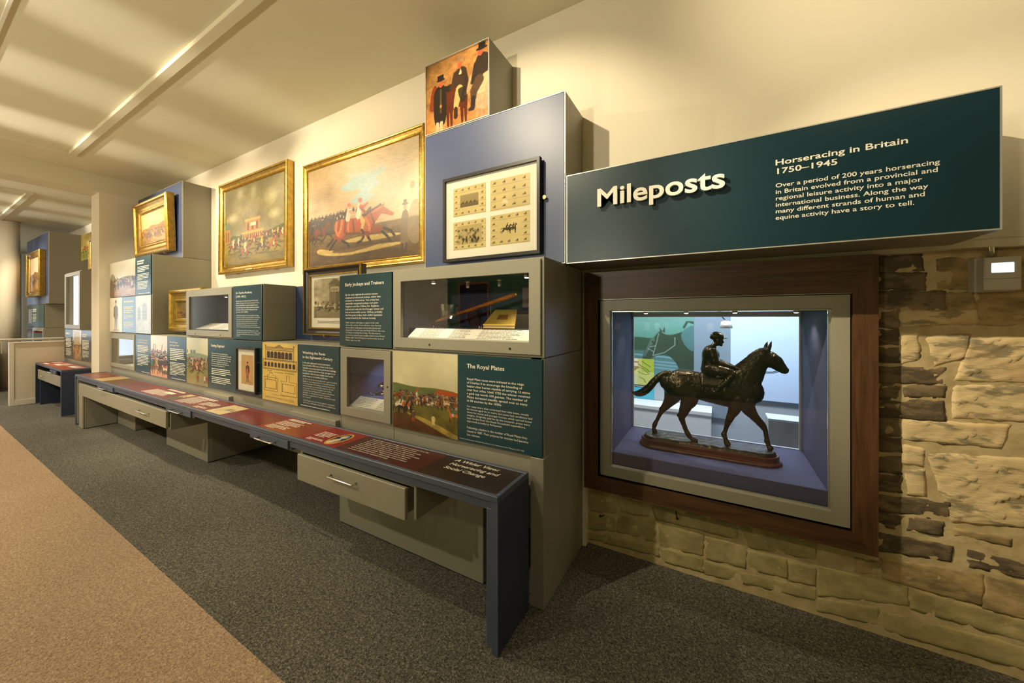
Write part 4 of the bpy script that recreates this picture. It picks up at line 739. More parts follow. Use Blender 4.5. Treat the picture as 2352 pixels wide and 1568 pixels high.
text(t, 'By the early eighteenth-century owners\nemployed professional jockeys, rather than\namateurs or themselves. Two of the first\nnationally recognised jockeys were John\nSingleton and Sam Chifney Snr. Singleton,\ntrained and rode the first St Leger winner and\nhad an honourable career. Chifney, probably\nthe first great jockey, had a skilful reputation\ncompromised by his dubious honesty.', 'cream', -2.346, -1.946, 1.673, 1.494, YP-.0006, .016)
text(t, 'Public trainers only began to appear in the early\nnineteenth century. Previously there were few men\nwhose skill as training-grooms became known and\nrespected. One such man was Richard Prince, who won\n10 Classics including five Derbys. The first men to\nsucceed on a grand scale as public trainers were Robert\nRobson (who won 34 Classics) and later John Scott of\nMalton (who won 40).', 'cream', -2.343, -1.931, 1.472, 1.336, YP-.0006, res=1)
t = panel('dark green board headed Watching the Races', -2.950, -2.413, ZA, ZB_)
text(t, 'Watching the Races\nin the Eighteenth Century', 'cream', -2.882, -2.495, 1.234, 1.180, YP-.0006, .022, 1.25)
text(t, 'In the early eighteenth century spectators\nfrom all walks of life were drawn to the races.\nTypically racecourses had no permanent buildings.\nGentry watched races from their carriages or on\nhorseback, while the less wealthy stood under\ncanvas tents or on wooden platforms.', 'cream', -2.882, -2.453, 1.151, 1.033, YP-.0006, .016)
text(t, "By 1731 York had become the fashionable capital of northern\nEngland. A major attraction was the relocated racecourse\non the Knavesmire. The bustling crowds and mixed social\nhierarchy became an uncomfortable experience for the\ncity's patrons. The York Corporation responded by\ncommissioning a building for the 'reception of Gentlemen\nand Ladies'. In 1756 the first members' racecourse\ngrandstand, designed by the Yorkshire architect John Carr,\nwas completed.", 'cream', -2.879, -2.442, 1.02, .867, YP-.0006, res=1)
text(t, "Carr's blueprint was subsequently applied to grandstands\nat Doncaster, Nottingham, Kelso, Beverley and Richmond.", 'cream', -2.874, -2.459, .852, .823, YP-.0006, res=1)
greek(t, 'cream', -2.909, -2.531, .805, .799, YP, 1, rag=0)
picpanel('yellow ink drawing of a grandstand front and its plans', pt_plan(), -3.500, -2.952, ZA, ZB_)
t = panel('long green board headed Getting Organised, with a hung portrait', -4.567, -3.502, ZA, ZB_)
text(t, 'Getting Organised', 'cream', -4.497, -4.215, 1.233, 1.208, YP-.0006, .02)
text(t, "The Jockey Club became established at its\nNewmarket premises during the 1750s. During the\nfollowing decades the Club sought to improve the\norganisation of racing at Newmarket. In the early\n1770s, James Weatherby was employed as\nSecretary to administer the Club's affairs and\nbecome Keeper of the Match Book.", 'cream', -4.49, -4.069, 1.148, 1.013, YP-.0006, .014, res=1)
greek(t, 'cream', -4.486, -4.069, .990, .929, YP, 4); greek(t, 'cream', -4.486, -4.069, .904, .845, YP, 4)
picpanel('printed picture of horses galloping past a crowd', pt_gallop(), -5.100, -4.569, ZA, ZB_)
t = panel('narrow blue-green board headed Shorter Races and Larger Fields', -5.633, -5.102, ZA, ZB_)
text(t, 'Shorter Races\nand Larger Fields', 'cream', -5.561, -5.293, 1.229, 1.176, YP-.0006, .02, 1.25, res=1)
greek(t, 'cream', -5.561, -5.127, 1.146, 1.013, YP, 7, h=.46); greek(t, 'cream', -5.556, -5.127, .988, .844, YP, 9); greek(t, 'cream', -5.51, -5.13, .806, .800, YP, 1, rag=0)
picpanel('printed picture of a jostling crowd of betting men', pt_betting(), -6.173, -5.635, ZA, ZB_)
t = panel("narrow board headed Gentlemen's Wagering, next to the lowest left case", -6.715, -6.175, ZA, ZB_)
text(t, "Gentlemen's Wagering\nand Early Bookmakers", 'cream', -6.634, -6.283, 1.225, 1.173, YP-.0006, .02, 1.25, res=1)
greek(t, 'cream', -6.634, -6.239, 1.144, 1.056, YP, 5, h=.46); greek(t, 'cream', -6.634, -6.214, 1.028, .885, YP, 8); greek(t, 'cream', -6.48, -6.2, .806, .800, YP, 1, rag=0)
t = panel('blue-green board headed Sir Charles Bunbury', -4.036, -3.508, 1.297, 1.804)
text(t, 'Sir Charles Bunbury\n(1740–1821)', 'cream', -3.978, -3.678, 1.746, 1.692, YP-.0006, .02, 1.25, res=1)
text(t, 'Bunbury was a prominent Steward of the Jockey\nClub for 52 years. He bred and raced good horses\nfrom his Great Barton estate including Diomed,\nthe first Derby winner, Eleanor (Derby and Oaks),\nSmolensko (Derby and 2,000 Guineas) and the\nimportant stallion Highflyer.', 'cream', -3.975, -3.552, 1.665, 1.551, YP-.0006, .014, res=1)
text(t, "In 1791 Bunbury refused to ban action against the running\nof the Prince of Wales' Escape at Newmarket. It was felt that\nthe jockey, Sam Chifney, had pulled the horse in one race\nonly to win easily the next day at favourable odds. The\nJockey Club warned the Prince that nobody would race\nagainst him if he used Chifney as his jockey. The Prince\nsupported Chifney and removed his horses from Newmarket.", 'cream', -3.967, -3.536, 1.529, 1.412, YP-.0006, res=1)
text(t, "The 1800 cartoon of Sir Charles Bunbury below, called\n'Symptoms of deep thought', admires his seemingly constant\npreoccupation with Turf matters despite being an MP for\n43 years.", 'cream', -3.964, -3.53, 1.388, 1.327, YP-.0006, res=1)
picpanel('pale landscape with a crowd, upper left panel of the tower', pt_land(), XL, -6.718, 1.797, 2.303)
t = panel('pale green text board at the top right of the tower', -6.716, -6.160, 1.797, 2.303)
greek(t, 'cream', -6.647, -6.281, 2.25, 2.202, YP, 2, h=.56, rag=.4); greek(t, 'cream', -6.637, -6.208, 2.171, 2.101, YP, 4, h=.46); greek(t, 'cream', -6.637, -6.208, 2.074, 1.997, YP, 5); greek(t, 'cream', -6.637, -6.241, 1.973, 1.877, YP, 6); greek(t, 'cream', -6.60, -6.2, 1.822, 1.815, YP, 1, rag=0)
t = panel('white panel with a standing man engraving beside glare-paled blue text', XL, -6.718, 1.297, 1.795, 'teal_glare')
sheet(t, pt_engr(), XL+.004, -7.241, 1.301, 1.791, YP-.0012)
greek(t, 'cream', -7.178, -6.798, 1.733, 1.712, YP, 1, rag=0); greek(t, 'cream', -7.178, -6.796, 1.658, 1.568, YP, 4, h=.46); greek(t, 'cream', -7.178, -6.796, 1.536, 1.488, YP, 3); greek(t, 'cream', -7.178, -6.796, 1.448, 1.363, YP, 5)
picpanel('washed-out white building sketch, lower right panel of the tower', pt_sketch(), -6.716, -6.160, 1.297, 1.795)

# ---------------------------------------------------------------- title sign
t = thing('title_sign', 'long dark teal sign headed Mileposts above the show case', 'sign', (.06, YB, 1.815))
box('casing', 'greyd', t, -.757, .884, YB+.013, YV, 1.815, 2.327, b=.002)
box('front_board', 'teal2', t, -.752, .879, YB, YB+.0135, 1.820, 2.322, b=.0015)
MB().ring(-.757, .884, 1.815, 2.327, -.752, .879, 1.820, 2.322, YB-.001, YB+.014).build('edge_trim', 'alu', t)
letters(text(None, 'Mileposts', 'cream', -.568, .036, 2.205, 2.112, YB-.02, .03, extrude=.006, res=4), t)
for i in range(9): MB().tube([(-.53+i*.066, YB, 2.15), (-.53+i*.066, YB-.016, 2.15)], .004, 6).build('standoff', 'steel', t)
text(t, 'Horseracing in Britain\n1750–1945', 'cream', .23, .647, 2.203, 2.140, YB-.0008, .026, 1.12, res=3)
text(t, 'Over a period of 200 years horseracing\nin Britain evolved from a provincial and\nregional leisure activity into a major\ninternational business. Along the way\nmany different strands of human and\nequine activity have a story to tell.', 'cream', .23, .732, 2.098, 1.937, YB-.0008, .018, 1.12, res=3)

# ---------------------------------------------------------------- glazed cases
def case(name, label, x0, x1, z0, z1, ax0, ax1, az0, az1, yb, m_in, screws=(), fr=(.012, .012)):
    t = thing(name, label, 'display case', ((x0+x1)/2, YP, z0), 'glazed cases of the display wall')
    w = .012; mb = MB()
    mb.cbox(x0, x0+w, YK-.006, yb, z0, z1, .001); mb.cbox(x1-w, x1, YK-.006, yb, z0, z1, .001); mb.cbox(x0+w, x1-w, YK-.006, yb, z0, z0+w, .001); mb.cbox(x0+w, x1-w, YK-.006, yb, z1-w, z1, .001); mb.box(x0, x1, yb, yb+.01, z0, z1)
    mb.build('casing', 'grey', t)
    a, b, c, d = ax0-.04, ax1+.04, az0-.03, az1+.03; mb = MB(); yf = YK+.002
    mb.quad((a, yb-.02, c), (b, yb-.02, c), (b, yb-.02, d), (a, yb-.02, d)); mb.quad((a, yf, c), (a, yb-.02, c), (a, yb-.02, d), (a, yf, d)); mb.quad((b, yf, c), (b, yf, d), (b, yb-.02, d), (b, yb-.02, c)); mb.quad((a, yf, c), (b, yf, c), (b, yb-.02, c), (a, yb-.02, c)); mb.quad((a, yf, d), (a, yb-.02, d), (b, yb-.02, d), (b, yf, d))
    mb.build('lining', m_in, t)
    f = MB(); g = .014
    f.rectloops([(x0+g, x1-g, z0+g, z1-g, YP+.016), (x0+g, x1-g, z0+g, z1-g, YP-.004), (x0+g+.002, x1-g-.002, z0+g+.002, z1-g-.002, YP-.006), (ax0-.001, ax1+.001, az0-.001, az1+.001, YP-.006), (ax0, ax1, az0, az1, YP-.005), (ax0, ax1, az0, az1, YP+.016)]); fo = f.build('door_frame', 'grey', t)
    box('gap', 'dark', t, x0+.006, x0+g+.001, YP+.012, YP+.014, z0+.006, z1-.006); 
    box('glass_pane', 'glass', t, ax0-.004, ax1+.004, YP+.004, YP+.010, az0-.004, az1+.004)
    for sx, sz in screws: MB().tube([(sx, YP-.0072, sz), (sx, YP-.004, sz)], .007, 10).build('lock', 'dark', fo)
    return t
def bulb(t, x, y, z, w, m='bulb', r=.012, col=WARM2, tgt=None, deg=110):
    MB().lathe([(.001, z-.004), (r, z-.002), (r, z+.002)], x, y, 12).build('bulb', m, t); MB().lathe([(r*1.02, z-.001), (r*1.5, z+.012), (r*1.5, z+.03)], x, y, 14).build('lamp_holder', 'steel', t)
    spot('case_light', (x, y, z-.012), tgt or (x, y+.05, 0), w, deg, col, .8, .01)
t = case('wide_showcase', 'wide glazed case holding the goblet, cane and book', -1.860, XE-.001, 1.294, 1.815, -1.778, -.847, 1.372, 1.736, 2.2, 'innerd', ((-1.53, 1.335), (-.96, 1.335)))
bulb(t, -1.62, 1.80, 1.728, 4.5); bulb(t, -.93, 1.80, 1.728, 3.5)
for x in (-1.45, -1.2): MB().lathe([(.012, 1.70), (.016, 1.712), (.016, 1.735), (.03, 1.74), (.03, 1.75)], x, 1.95, 14).build('lamp_holder', 'steel', t)
box('box_end', 'greyd', t, XE-.002, XE, YP+.02, YW, 1.296, 1.813)
c = thing('caption_ramp', 'long cream caption strip along the wide case bottom', 'caption', (-1.28, 1.75, 1.372))
mb = MB(); mb.quad((-1.75, 1.700, 1.378), (-.81, 1.700, 1.378), (-.81, 1.775, 1.432), (-1.75, 1.775, 1.432)); mb.quad((-1.75, 1.775, 1.3435), (-1.75, 1.700, 1.3435), (-1.75, 1.700, 1.378), (-1.75, 1.775, 1.432)); mb.quad((-1.75, 1.700, 1.3435), (-.81, 1.700, 1.3435), (-.81, 1.700, 1.378), (-1.75, 1.700, 1.378)); mb.quad((-.81, 1.700, 1.3435), (-.81, 1.775, 1.3435), (-.81, 1.775, 1.432), (-.81, 1.700, 1.378)); mb.build('card', 'card', c)
def greek_ramp(parent, x0, x1, n, a, b, seed):
    (ya, za), (yb_, zb_) = a, b; r = random.Random(seed); mb = MB()
    for i in range(n):
        v0 = 1-(i+.5)/n; v1 = v0+.26/n; e = x1-(x1-x0)*.2*r.random(); x = x0
        while x < e:
            w = r.uniform(.012, .035); P = lambda v: (ya+(yb_-ya)*v-.0007, za+(zb_-za)*v+.0009)
            q0, q1 = P(v0), P(v1); mb.quad((x, *q0), (min(x+w, e), *q0), (min(x+w, e), *q1), (x, *q1)); x += w+.005
    return mb.build('text_lines', 'ink', parent)
for x0, x1 in ((-1.66, -1.48), (-1.42, -1.27), (-1.21, -.92)): greek_ramp(c, x0, x1, 8, (1.700, 1.378), (1.775, 1.432), 3)
g = tag(MB().lathe([(.034, 1.4335), (.034, 1.437), (.012, 1.441), (.007, 1.452), (.013, 1.458), (.007, 1.465), (.010, 1.472), (.022, 1.480), (.040, 1.492), (.052, 1.515), (.060, 1.55), (.066, 1.592), (.063, 1.592), (.057, 1.55), (.049, 1.517), (.036, 1.496), (.001, 1.487)], -1.575, 1.90, 18).build('glass_goblet', 'glass3', None, False), 'clear engraved glass goblet on a short knopped stem', 'goblet')
box('stand', 'innerd', t, -1.815, -.81, 1.7775, 2.17, 1.346, 1.432)
c = thing('walking_cane', 'polished orange wooden stick propped up inside the wide case', 'cane', (-1.6, 2.0, 1.45)); MB().tube([(-1.78, 2.0, 1.475), (-1.72, 2.0, 1.490), (-1.16, 2.0, 1.637), (-1.10, 2.0, 1.653)], [.006, .010, .016, .014], 14).build('stick', 'cane', c, True); MB().tube([(-1.110, 2.0, 1.650), (-1.095, 2.0, 1.654)], [.0165, .012], 14).build('cap', 'brass', c, True); MB().tube([(-1.3, 2.0, 1.4336), (-1.3, 2.0, 1.590)], .003, 6).build('support', 'steel', c)
bk = thing('old_book', 'closed yellow cloth book lying tilted in the wide case', 'book', (-1.16, 1.95, 1.432))
def wedge(x0, x1, x2, x3, y0, y1, za, zb_, th): 
    m = MB(); v = [(x0, y0, za), (x1, y0, za), (x3, y1, zb_), (x2, y1, zb_)]; m.v = v+[(a, b, c_+th) for a, b, c_ in v]; m.f = [(0, 3, 2, 1), (4, 5, 6, 7), (0, 1, 5, 4), (1, 2, 6, 5), (2, 3, 7, 6), (3, 0, 4, 7)]; return m
wedge(-1.262, -1.035, -1.284, -1.118, 1.85, 2.03, 1.437, 1.535, .004).build('back_cover', 'bookc', bk); wedge(-1.258, -1.039, -1.280, -1.122, 1.854, 2.026, 1.441, 1.539, .012).build('pages', 'page', bk); wedge(-1.262, -1.035, -1.284, -1.118, 1.85, 2.03, 1.453, 1.551, .004).build('front_cover', 'bookc', bk); wedge(-1.20, -1.12, -1.215, -1.145, 1.91, 1.965, 1.4905, 1.5205, .0006).build('title_patch', 'oak', bk)
wedge(-1.262, -1.035, -1.284, -1.118, 1.86, 2.03, 1.4336, 1.4336, .002).build('cradle', 'glass', bk)
for i, x in enumerate((-1.655, -1.285)):
    n = thing('number_block', ['little clear number block left of the goblet', 'little clear number block left of the yellow book'][i], 'label', (x, 1.84, 1.432)); box('block', 'glass2', n, x, x+.018, 1.83, 1.848, 1.4336, 1.45, b=.001); text(n, '2' if i == 0 else '3', 'cream', x+.006, x+.013, 1.448, 1.436, 1.829)

t = case('small_showcase', 'small upright glazed case with a silver cup, at bench level', -2.411, -1.860, ZA, 1.291, -2.322, -1.936, .858, 1.219, 2.2, 'inner', ((-1.90, 1.04),))
bulb(t, -2.2, 1.95, 1.225, 4.2, 'bulbw', .012, COOL, (-2.22, 2.05, .9), 120)
box('rail', 'alu', t, -2.362, -1.896, 2.172, 2.18, .905, .918); box('floor_tray', 'inner', t, -2.36, -1.90, 1.793, 2.17, .83, .905)
box('front_rail', 'alu', t, -2.36, -1.9, YP+.012, YP+.03, .845, .862)
c = thing('caption_ramp', 'small cream caption card inside the case with the silver cup', 'caption', (-2.15, 1.75, .86)); mb = MB(); mb.quad((-2.335, 1.70, .864), (-1.90, 1.70, .864), (-1.90, 1.79, .912), (-2.335, 1.79, .912)); mb.quad((-2.335, 1.79, .8315), (-2.335, 1.70, .8315), (-2.335, 1.70, .864), (-2.335, 1.79, .912)); mb.quad((-2.335, 1.70, .8315), (-1.90, 1.70, .8315), (-1.90, 1.70, .864), (-2.335, 1.70, .864)); mb.build('card', 'card', c)
for x0, x1 in ((-2.30, -2.12), (-2.07, -1.92)): greek_ramp(c, x0, x1, 7, (1.70, .864), (1.79, .912), 5)
tag(MB().lathe([(.04, .9065), (.04, .912), (.022, .922), (.018, .945), (.03, .955), (.052, .962), (.056, .972), (.048, .988), (.025, 1.0), (.008, 1.004), (.006, 1.012), (.001, 1.014)], -2.262, 1.95, 28).build('silver_cup', 'chrome', None, True), 'lidded silver cup half hidden by the small case frame', 'cup')
n = thing('number_block', 'little clear number block beside the silver cup', 'label', (-2.31, 1.88, .905)); box('block', 'glass2', n, -2.325, -2.295, 1.865, 1.895, .9066, .928, b=.001); text(n, '1', 'cream', -2.316, -2.309, .924, .911, 1.864)

t = case('showcase', 'glazed case with an open paper in it, left of the steward biography', -5.105, -4.037, 1.296, 1.806, -5.019, -4.117, 1.369, 1.729, YB-.016, 'innerd', ((-4.86, 1.33), (-4.28, 1.33)))
bulb(t, -4.5, 1.8, 1.72, 1.6, 'bulbw', .012, COOL)
c = thing('open_document', 'open tan paper on a slope inside the steward case', 'document', (-4.6, 1.78, 1.38)); mb = MB(); mb.quad((-5.02, 1.715, 1.380), (-4.10, 1.715, 1.380), (-4.22, 1.86, 1.442), (-5.14+.12, 1.86, 1.442)); mb.build('sheet', 'card', c)
mb = MB(); mb.quad((-5.02, 1.715, 1.3435), (-4.10, 1.715, 1.3435), (-4.10, 1.715, 1.380), (-5.02, 1.715, 1.380)); mb.build('slope', 'innerd', c)
for x0, x1 in ((-4.95, -4.7), (-4.62, -4.36)): greek_ramp(c, x0, x1, 6, (1.715, 1.380), (1.86, 1.442), 7)
t = case('showcase', 'lowest left glazed case lined pale as if reflecting a daylit floor', XL, -6.719, ZA, 1.291, -7.703, -6.770, .846, 1.206, 2.2, 'mount', ((-7.62, .81), (-6.96, .81)))  # pale lining and cool bulb stand in for the daylit floor's reflection
bulb(t, -7.2, 1.95, 1.212, 5, 'bulbw', .012, COOL); box('side_fin', 'greyd', t, -7.69, -7.62, 1.72, 2.1, .83, 1.21)
for x0, x1, lb in ((XL, -6.717, 'pale grey rail under the lowest left case'), (-2.411, -1.860, 'grey rail under the small upright case')):
    tag(box('base_rail', 'grey', None, x0, x1, YK, YV, .60, ZA-.001, b=.002), lb, 'rail')
# ---------------------------------------------------------------- framed pictures
GILT = [(0, 1), (0, .18), (.06, .06), (.14, 0), (.24, .04), (.32, .22), (.5, .36), (.7, .40), (.78, .30), (.86, .32), (.92, .5), (1, .58)]
FLAT = [(0, 1), (0, .03), (.05, 0), (.95, 0), (1, .04), (1, .5)]
def framed(name, label, cv, X0, X1, Z0, Z1, yf, yb, w, m, prof=GILT, tilt=0, cat='painting', cm='oil', group=None, glazed=False, beads=0):
    t = thing(name, label, cat, ((X0+X1)/2, yb, Z0), group or ('gilt framed paintings' if cat == 'painting' else 'framed prints'))
    D = yb-yf; L = [(X0+w*a, X1-w*a, Z0+w*a, Z1-w*a, yf+D*b) for a, b in prof]
    MB().rectloops(L).build('frame', m, t); yi = yf+D*(prof[-1][1]-.04); i = w*.99
    if cv is not None: sheet(t, cv, X0+i, X1-i, Z0+i, Z1-i, yi, cm, 'canvas' if cm == 'oil' else 'print')
    box('back_board', 'blkbr', t, X0+.01, X1-.01, max(yi+.004, yb-.012), yb-.001, Z0+.01, Z1-.01)
    if glazed: box('glazing', 'glass', t, X0+i, X1-i, yi-.006, yi-.004, Z0+i, Z1-i)
    if beads:
        mb = MB(); a = w*.8; y = yf+D*.3; s = .011
        def bead(x, z): mb.v += [(x-s*.42, y, z), (x+s*.42, y, z), (x, y, z-s*.42), (x, y, z+s*.42), (x, y-s*.5, z)]; n = len(mb.v)-5; mb.f.extend([(n, n+2, n+4), (n+2, n+1, n+4), (n+1, n+3, n+4), (n+3, n, n+4)])
        k = int((X1-X0)/s/1.15)
        for q in range(k): x = X0+a+(X1-X0-2*a)*(q+.5)/k; bead(x, Z0+a); bead(x, Z1-a)
        k = int((Z1-Z0)/s/1.15)
        for q in range(k): z = Z0+a+(Z1-Z0-2*a)*(q+.5)/k; bead(X0+a, z); bead(X1-a, z)
        o = mb.build('bead_moulding', m, t); o['kind'] = 'stuff'
    t.rotation_euler = (tilt, 0, 0); return t
def bracket(parent_t, x, y, z): MB().tube([(x, y, z), (x, y-.03, z-.006), (x, y-.035, z+.012)], .006, 8).build('hanging_hook', 'brass', parent_t)
t = framed('framed_painting', 'largest gilt painting, two jockeys racing brown horses', pt_race(), -3.865, -2.118, 1.966, 3.130, 2.232, 2.282, .078, 'gold', beads=1)
t = framed('framed_painting', 'wide gilt painting of a grandstand with racehorses, left of the largest one', pt_stand(), -5.755, -4.115, 2.074, 3.258, 2.206, 2.284, .105, 'gold', tilt=0, beads=1)
for x in (-5.35, -4.45): bracket(t, x, 2.28, 2.066)
MB().cbox(-5.02, -4.85, 2.203, 2.212, 2.086, 2.105, .002).build('title_plate', 'brass', t)
t = framed('framed_painting', 'small deep gilt hill scene hung on the blue corner block', pt_hill(), -7.56, -6.305, 2.405, 3.175, 1.865, 1.958, .17, 'gold', tilt=.03)
for x in (-7.3, -6.6): bracket(t, x, 1.956, 2.398)
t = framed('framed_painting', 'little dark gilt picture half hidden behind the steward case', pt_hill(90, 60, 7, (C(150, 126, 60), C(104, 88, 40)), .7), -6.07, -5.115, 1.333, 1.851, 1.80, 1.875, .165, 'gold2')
for x in (-5.9, -5.3): MB().tube([(x, 1.875, 1.70), (x, 1.968, 1.70)], .01, 8).build('wall_spacer', 'brass', t)
t = thing('framed_prints', 'thin black frame with four sheets of tiny horses', 'framed prints', (-1.28, 1.957, 1.884))
MB().rectloops([(-1.652+.021*a, -.908-.021*a, 1.884+.021*a, 2.460-.021*a, 1.927+.03*b) for a, b in FLAT]).build('frame', 'black', t)
box('mount', 'mount', t, -1.632, -.928, 1.944, 1.948, 1.904, 2.440)
for n, (a, b, c, d) in enumerate(((-1.569, -1.302, 2.190, 2.383), (-1.267, -.981, 2.186, 2.383), (-1.569, -1.302, 1.962, 2.152), (-1.267, -.981, 1.963, 2.156))): sheet(t, pt_sheet(n, 120, 84), a, b, c, d, 1.9432, 'pic', 'print')
box('back_board', 'black', t, -1.648, -.912, 1.949, 1.956, 1.89, 2.455); box('glazing', 'glass', t, -1.632, -.928, 1.936, 1.938, 1.904, 2.440)
MB().tube([(-.890, 1.957, 2.22), (-.890, 1.951, 2.22)], .012, 14).build('fixing_plate', 'brass', t)
t = framed('framed_print', 'black and gilt framed engraving of a tower, partly behind the early jockeys board', None, -3.262, -2.478, 1.350, 1.940, 1.895, 1.955, .065, 'blkbr', cat='framed print')
box('mount', 'mount', t, -3.2, -2.54, 1.930, 1.934, 1.412, 1.878); sheet(t, pt_tower(), -3.155, -2.585, 1.50, 1.845, 1.9292, 'pic', 'print'); greek(t, 'ink', -3.1, -2.65, 1.475, 1.455, 1.9295, 2)
MB().ring(-3.262, -2.478, 1.350, 1.940, -3.255, -2.485, 1.357, 1.933, 1.893, 1.905).build('gilt_edge', 'gold2', t); MB().ring(-3.208, -2.532, 1.404, 1.886, -3.196, -2.544, 1.416, 1.874, 1.914, 1.93).build('gilt_slip', 'gold2', t); box('glazing', 'glass', t, -3.2, -2.54, 1.921, 1.923, 1.41, 1.88)
for x in (-3.0, -2.6): bracket(t, x, 1.956, 1.344)
t = framed('framed_print', 'small black framed full-length portrait hung on the long green board', None, -3.913, -3.552, .817, 1.231, 1.637, 1.668, .018, 'black', FLAT, cat='framed print')
box('mount', 'mount', t, -3.896, -3.569, 1.652, 1.655, .834, 1.214); sheet(t, pt_portrait(), -3.831, -3.612, .893, 1.162, 1.6514, 'pic', 'print'); box('glazing', 'glass', t, -3.896, -3.569, 1.645, 1.647, .834, 1.214)
for z in (1.10, .83): MB().tube([(-3.549, 1.668, z), (-3.549, 1.66, z)], .006, 10).build('fixing_plate', 'brass', t)

# ---------------------------------------------------------------- the reading bench and what stands under it
def handle(parent, x0, x1, y, z, m='steel'):
    r = .0055; mb = MB(); d = .034
    pts = [(x0, y, z), (x0, y-d*.75, z), (x0+.004, y-d*.93, z), (x0+.012, y-d, z), (x1-.012, y-d, z), (x1-.004, y-d*.93, z), (x1, y-d*.75, z), (x1, y, z)]
    return mb.tube(pts, r, 10).build('handle', m, parent, True)
BX0, BX1, BY0, BY1, BZ = -7.845, -.838, 1.345, 1.648, .708
t = thing('reading_bench', 'long narrow blue bench with a printed red top along the display wall', 'bench', (-4.3, 1.5, 0))
mb = MB(); e = .022
mb.cbox(BX0, BX1, BY0, BY0+e, .677, BZ, .003); mb.cbox(BX0, BX1, BY1-e, BY1, .677, BZ, .003); mb.cbox(BX0, BX0+e, BY0+e, BY1-e, .677, BZ, .002); mb.cbox(BX1-e, BX1, BY0+e, BY1-e, .677, BZ, .002); mb.build('top_frame', 'bench', t)
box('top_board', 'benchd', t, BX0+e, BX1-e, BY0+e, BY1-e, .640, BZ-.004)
box('front_rail', 'bench', t, BX0+.03, BX1-.03, BY0+.013, BY0+.035, .633, .6775, b=.002); box('back_rail', 'bench', t, BX0+.03, BX1-.03, BY1-.03, BY1-.008, .633, .6775)
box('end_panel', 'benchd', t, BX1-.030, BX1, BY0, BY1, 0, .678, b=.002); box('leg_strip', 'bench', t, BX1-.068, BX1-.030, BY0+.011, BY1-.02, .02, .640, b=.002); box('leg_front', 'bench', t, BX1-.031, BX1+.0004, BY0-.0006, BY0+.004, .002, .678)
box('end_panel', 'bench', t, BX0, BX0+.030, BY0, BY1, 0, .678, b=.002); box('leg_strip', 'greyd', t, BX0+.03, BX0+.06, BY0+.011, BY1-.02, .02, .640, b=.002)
sy0, sy1, zt = BY0+e, BY1-e, BZ-.0035
SEG = [(BX0+e, -7.05, rgb(128, 58, 36)), (-7.05, -6.72, rgb(196, 166, 110)), (-6.72, -6.25, rgb(104, 72, 44)), (-6.25, -5.67, rgb(112, 58, 52)), (-5.67, -4.76, rgb(126, 52, 46)), (-4.76, -3.83, rgb(124, 44, 36)), (-3.83, -3.55, rgb(124, 44, 36)), (-3.55, -2.94, rgb(122, 46, 48)), (-2.94, -2.40, rgb(150, 64, 32)), (-2.40, -2.035, rgb(150, 30, 26)), (-2.035, -1.352, rgb(78, 28, 22)), (-1.352, BX1-e, rgb(42, 22, 18))]
pr = []
for i, (a, b, c) in enumerate(SEG):
    m = mat('bench_print', tuple(v*.9 for v in c), .30, bump=.03, bscale=500, var=.10, vscale=2.2); pr.append(box('print_panel', m, t, a+.0005, b-.0005, sy0, sy1, BZ-.006, zt))
text(pr[-1], 'A Wider View:\nHorseracing and\nSocial Change', 'cream', -1.268, -.951, 1.606, 1.479, 0, .024, 1.25, res=3, flat=zt+.0005, shear=.25)
text(pr[-2], 'Horseracing in Britain did not develop in isolation from the\nrest of society. It has been affected by great social\nand economic change since the late seventeenth century,\nincluding the wide-ranging impacts of the Agricultural\nand Industrial Revolutions. In turn, horseracing helped shape\nthe world around it. A significant relationship between\nhorseracing and scientific, religious and social activities\nbecame firmly established - a relationship that continued\nto evolve well into the twentieth century.', 'cream', -1.957, -1.459, 1.600, 1.409, 0, .016, 1.25, flat=zt+.0005)
F_ = zt+.0002
greek(pr[8], 'cream', -2.90, -2.63, 1.600, 1.570, 0, 2, F_, h=.6, rag=.3); greek(pr[8], 'cream', -2.90, -2.64, 1.545, 1.475, 0, 5, F_); greek(pr[8], 'cream', -2.90, -2.66, 1.455, 1.40, 0, 4, F_)
greek(pr[9], 'cream', -2.62+.24, -2.22, 1.535, 1.455, 0, 5, F_); greek(pr[9], 'cream', -2.37, -2.2, 1.42, 1.39, 0, 3, F_)
mb = MB(); o_ = [(-2.148+.062*math.cos(q*PI/20), 1.487+.102*math.sin(q*PI/20)) for q in range(40)]; i_ = [(-2.148+.050*math.cos(q*PI/20), 1.487+.086*math.sin(q*PI/20)) for q in range(40)]
for q in range(40): k = (q+1) % 40; mb.quad((*o_[q], F_+.0004), (*o_[k], F_+.0004), (*i_[k], F_+.0004), (*i_[q], F_+.0004))
mb.build('printed_oval_frame', mat('gold_ink', rgb(214, 160, 50), .5), pr[9])
cv = Cv(40, 70, C(40, 60, 84)); cv.poly([(.05, 0), (.1, .4), (.28, .5), (.46, .4), (.52, 0)], C(196, 150, 110), 1, True); cv.stroke([(.2, .1), (.3, .5)], [.1, .06], C(230, 220, 200)); cv.ell(.28, .68, .11, .14, C(226, 190, 150)); cv.ell(.28, .74, .17, .16, C(220, 214, 200), .6)
def oval(parent, cv):
    o = sheet(parent, cv, -2.198, -2.098, 1.401, 1.573, 0, 'pic', 'printed_portrait', flat=F_+.0002); bm = bmesh.new(); bm.from_mesh(o.data)
    bmesh.ops.delete(bm, geom=[v for v in bm.verts if ((v.co.x+2.148)/.0505)**2+((v.co.y-1.487)/.0868)**2 > 1.02], context='VERTS'); bm.to_mesh(o.data); bm.free()
oval(pr[9], cv)
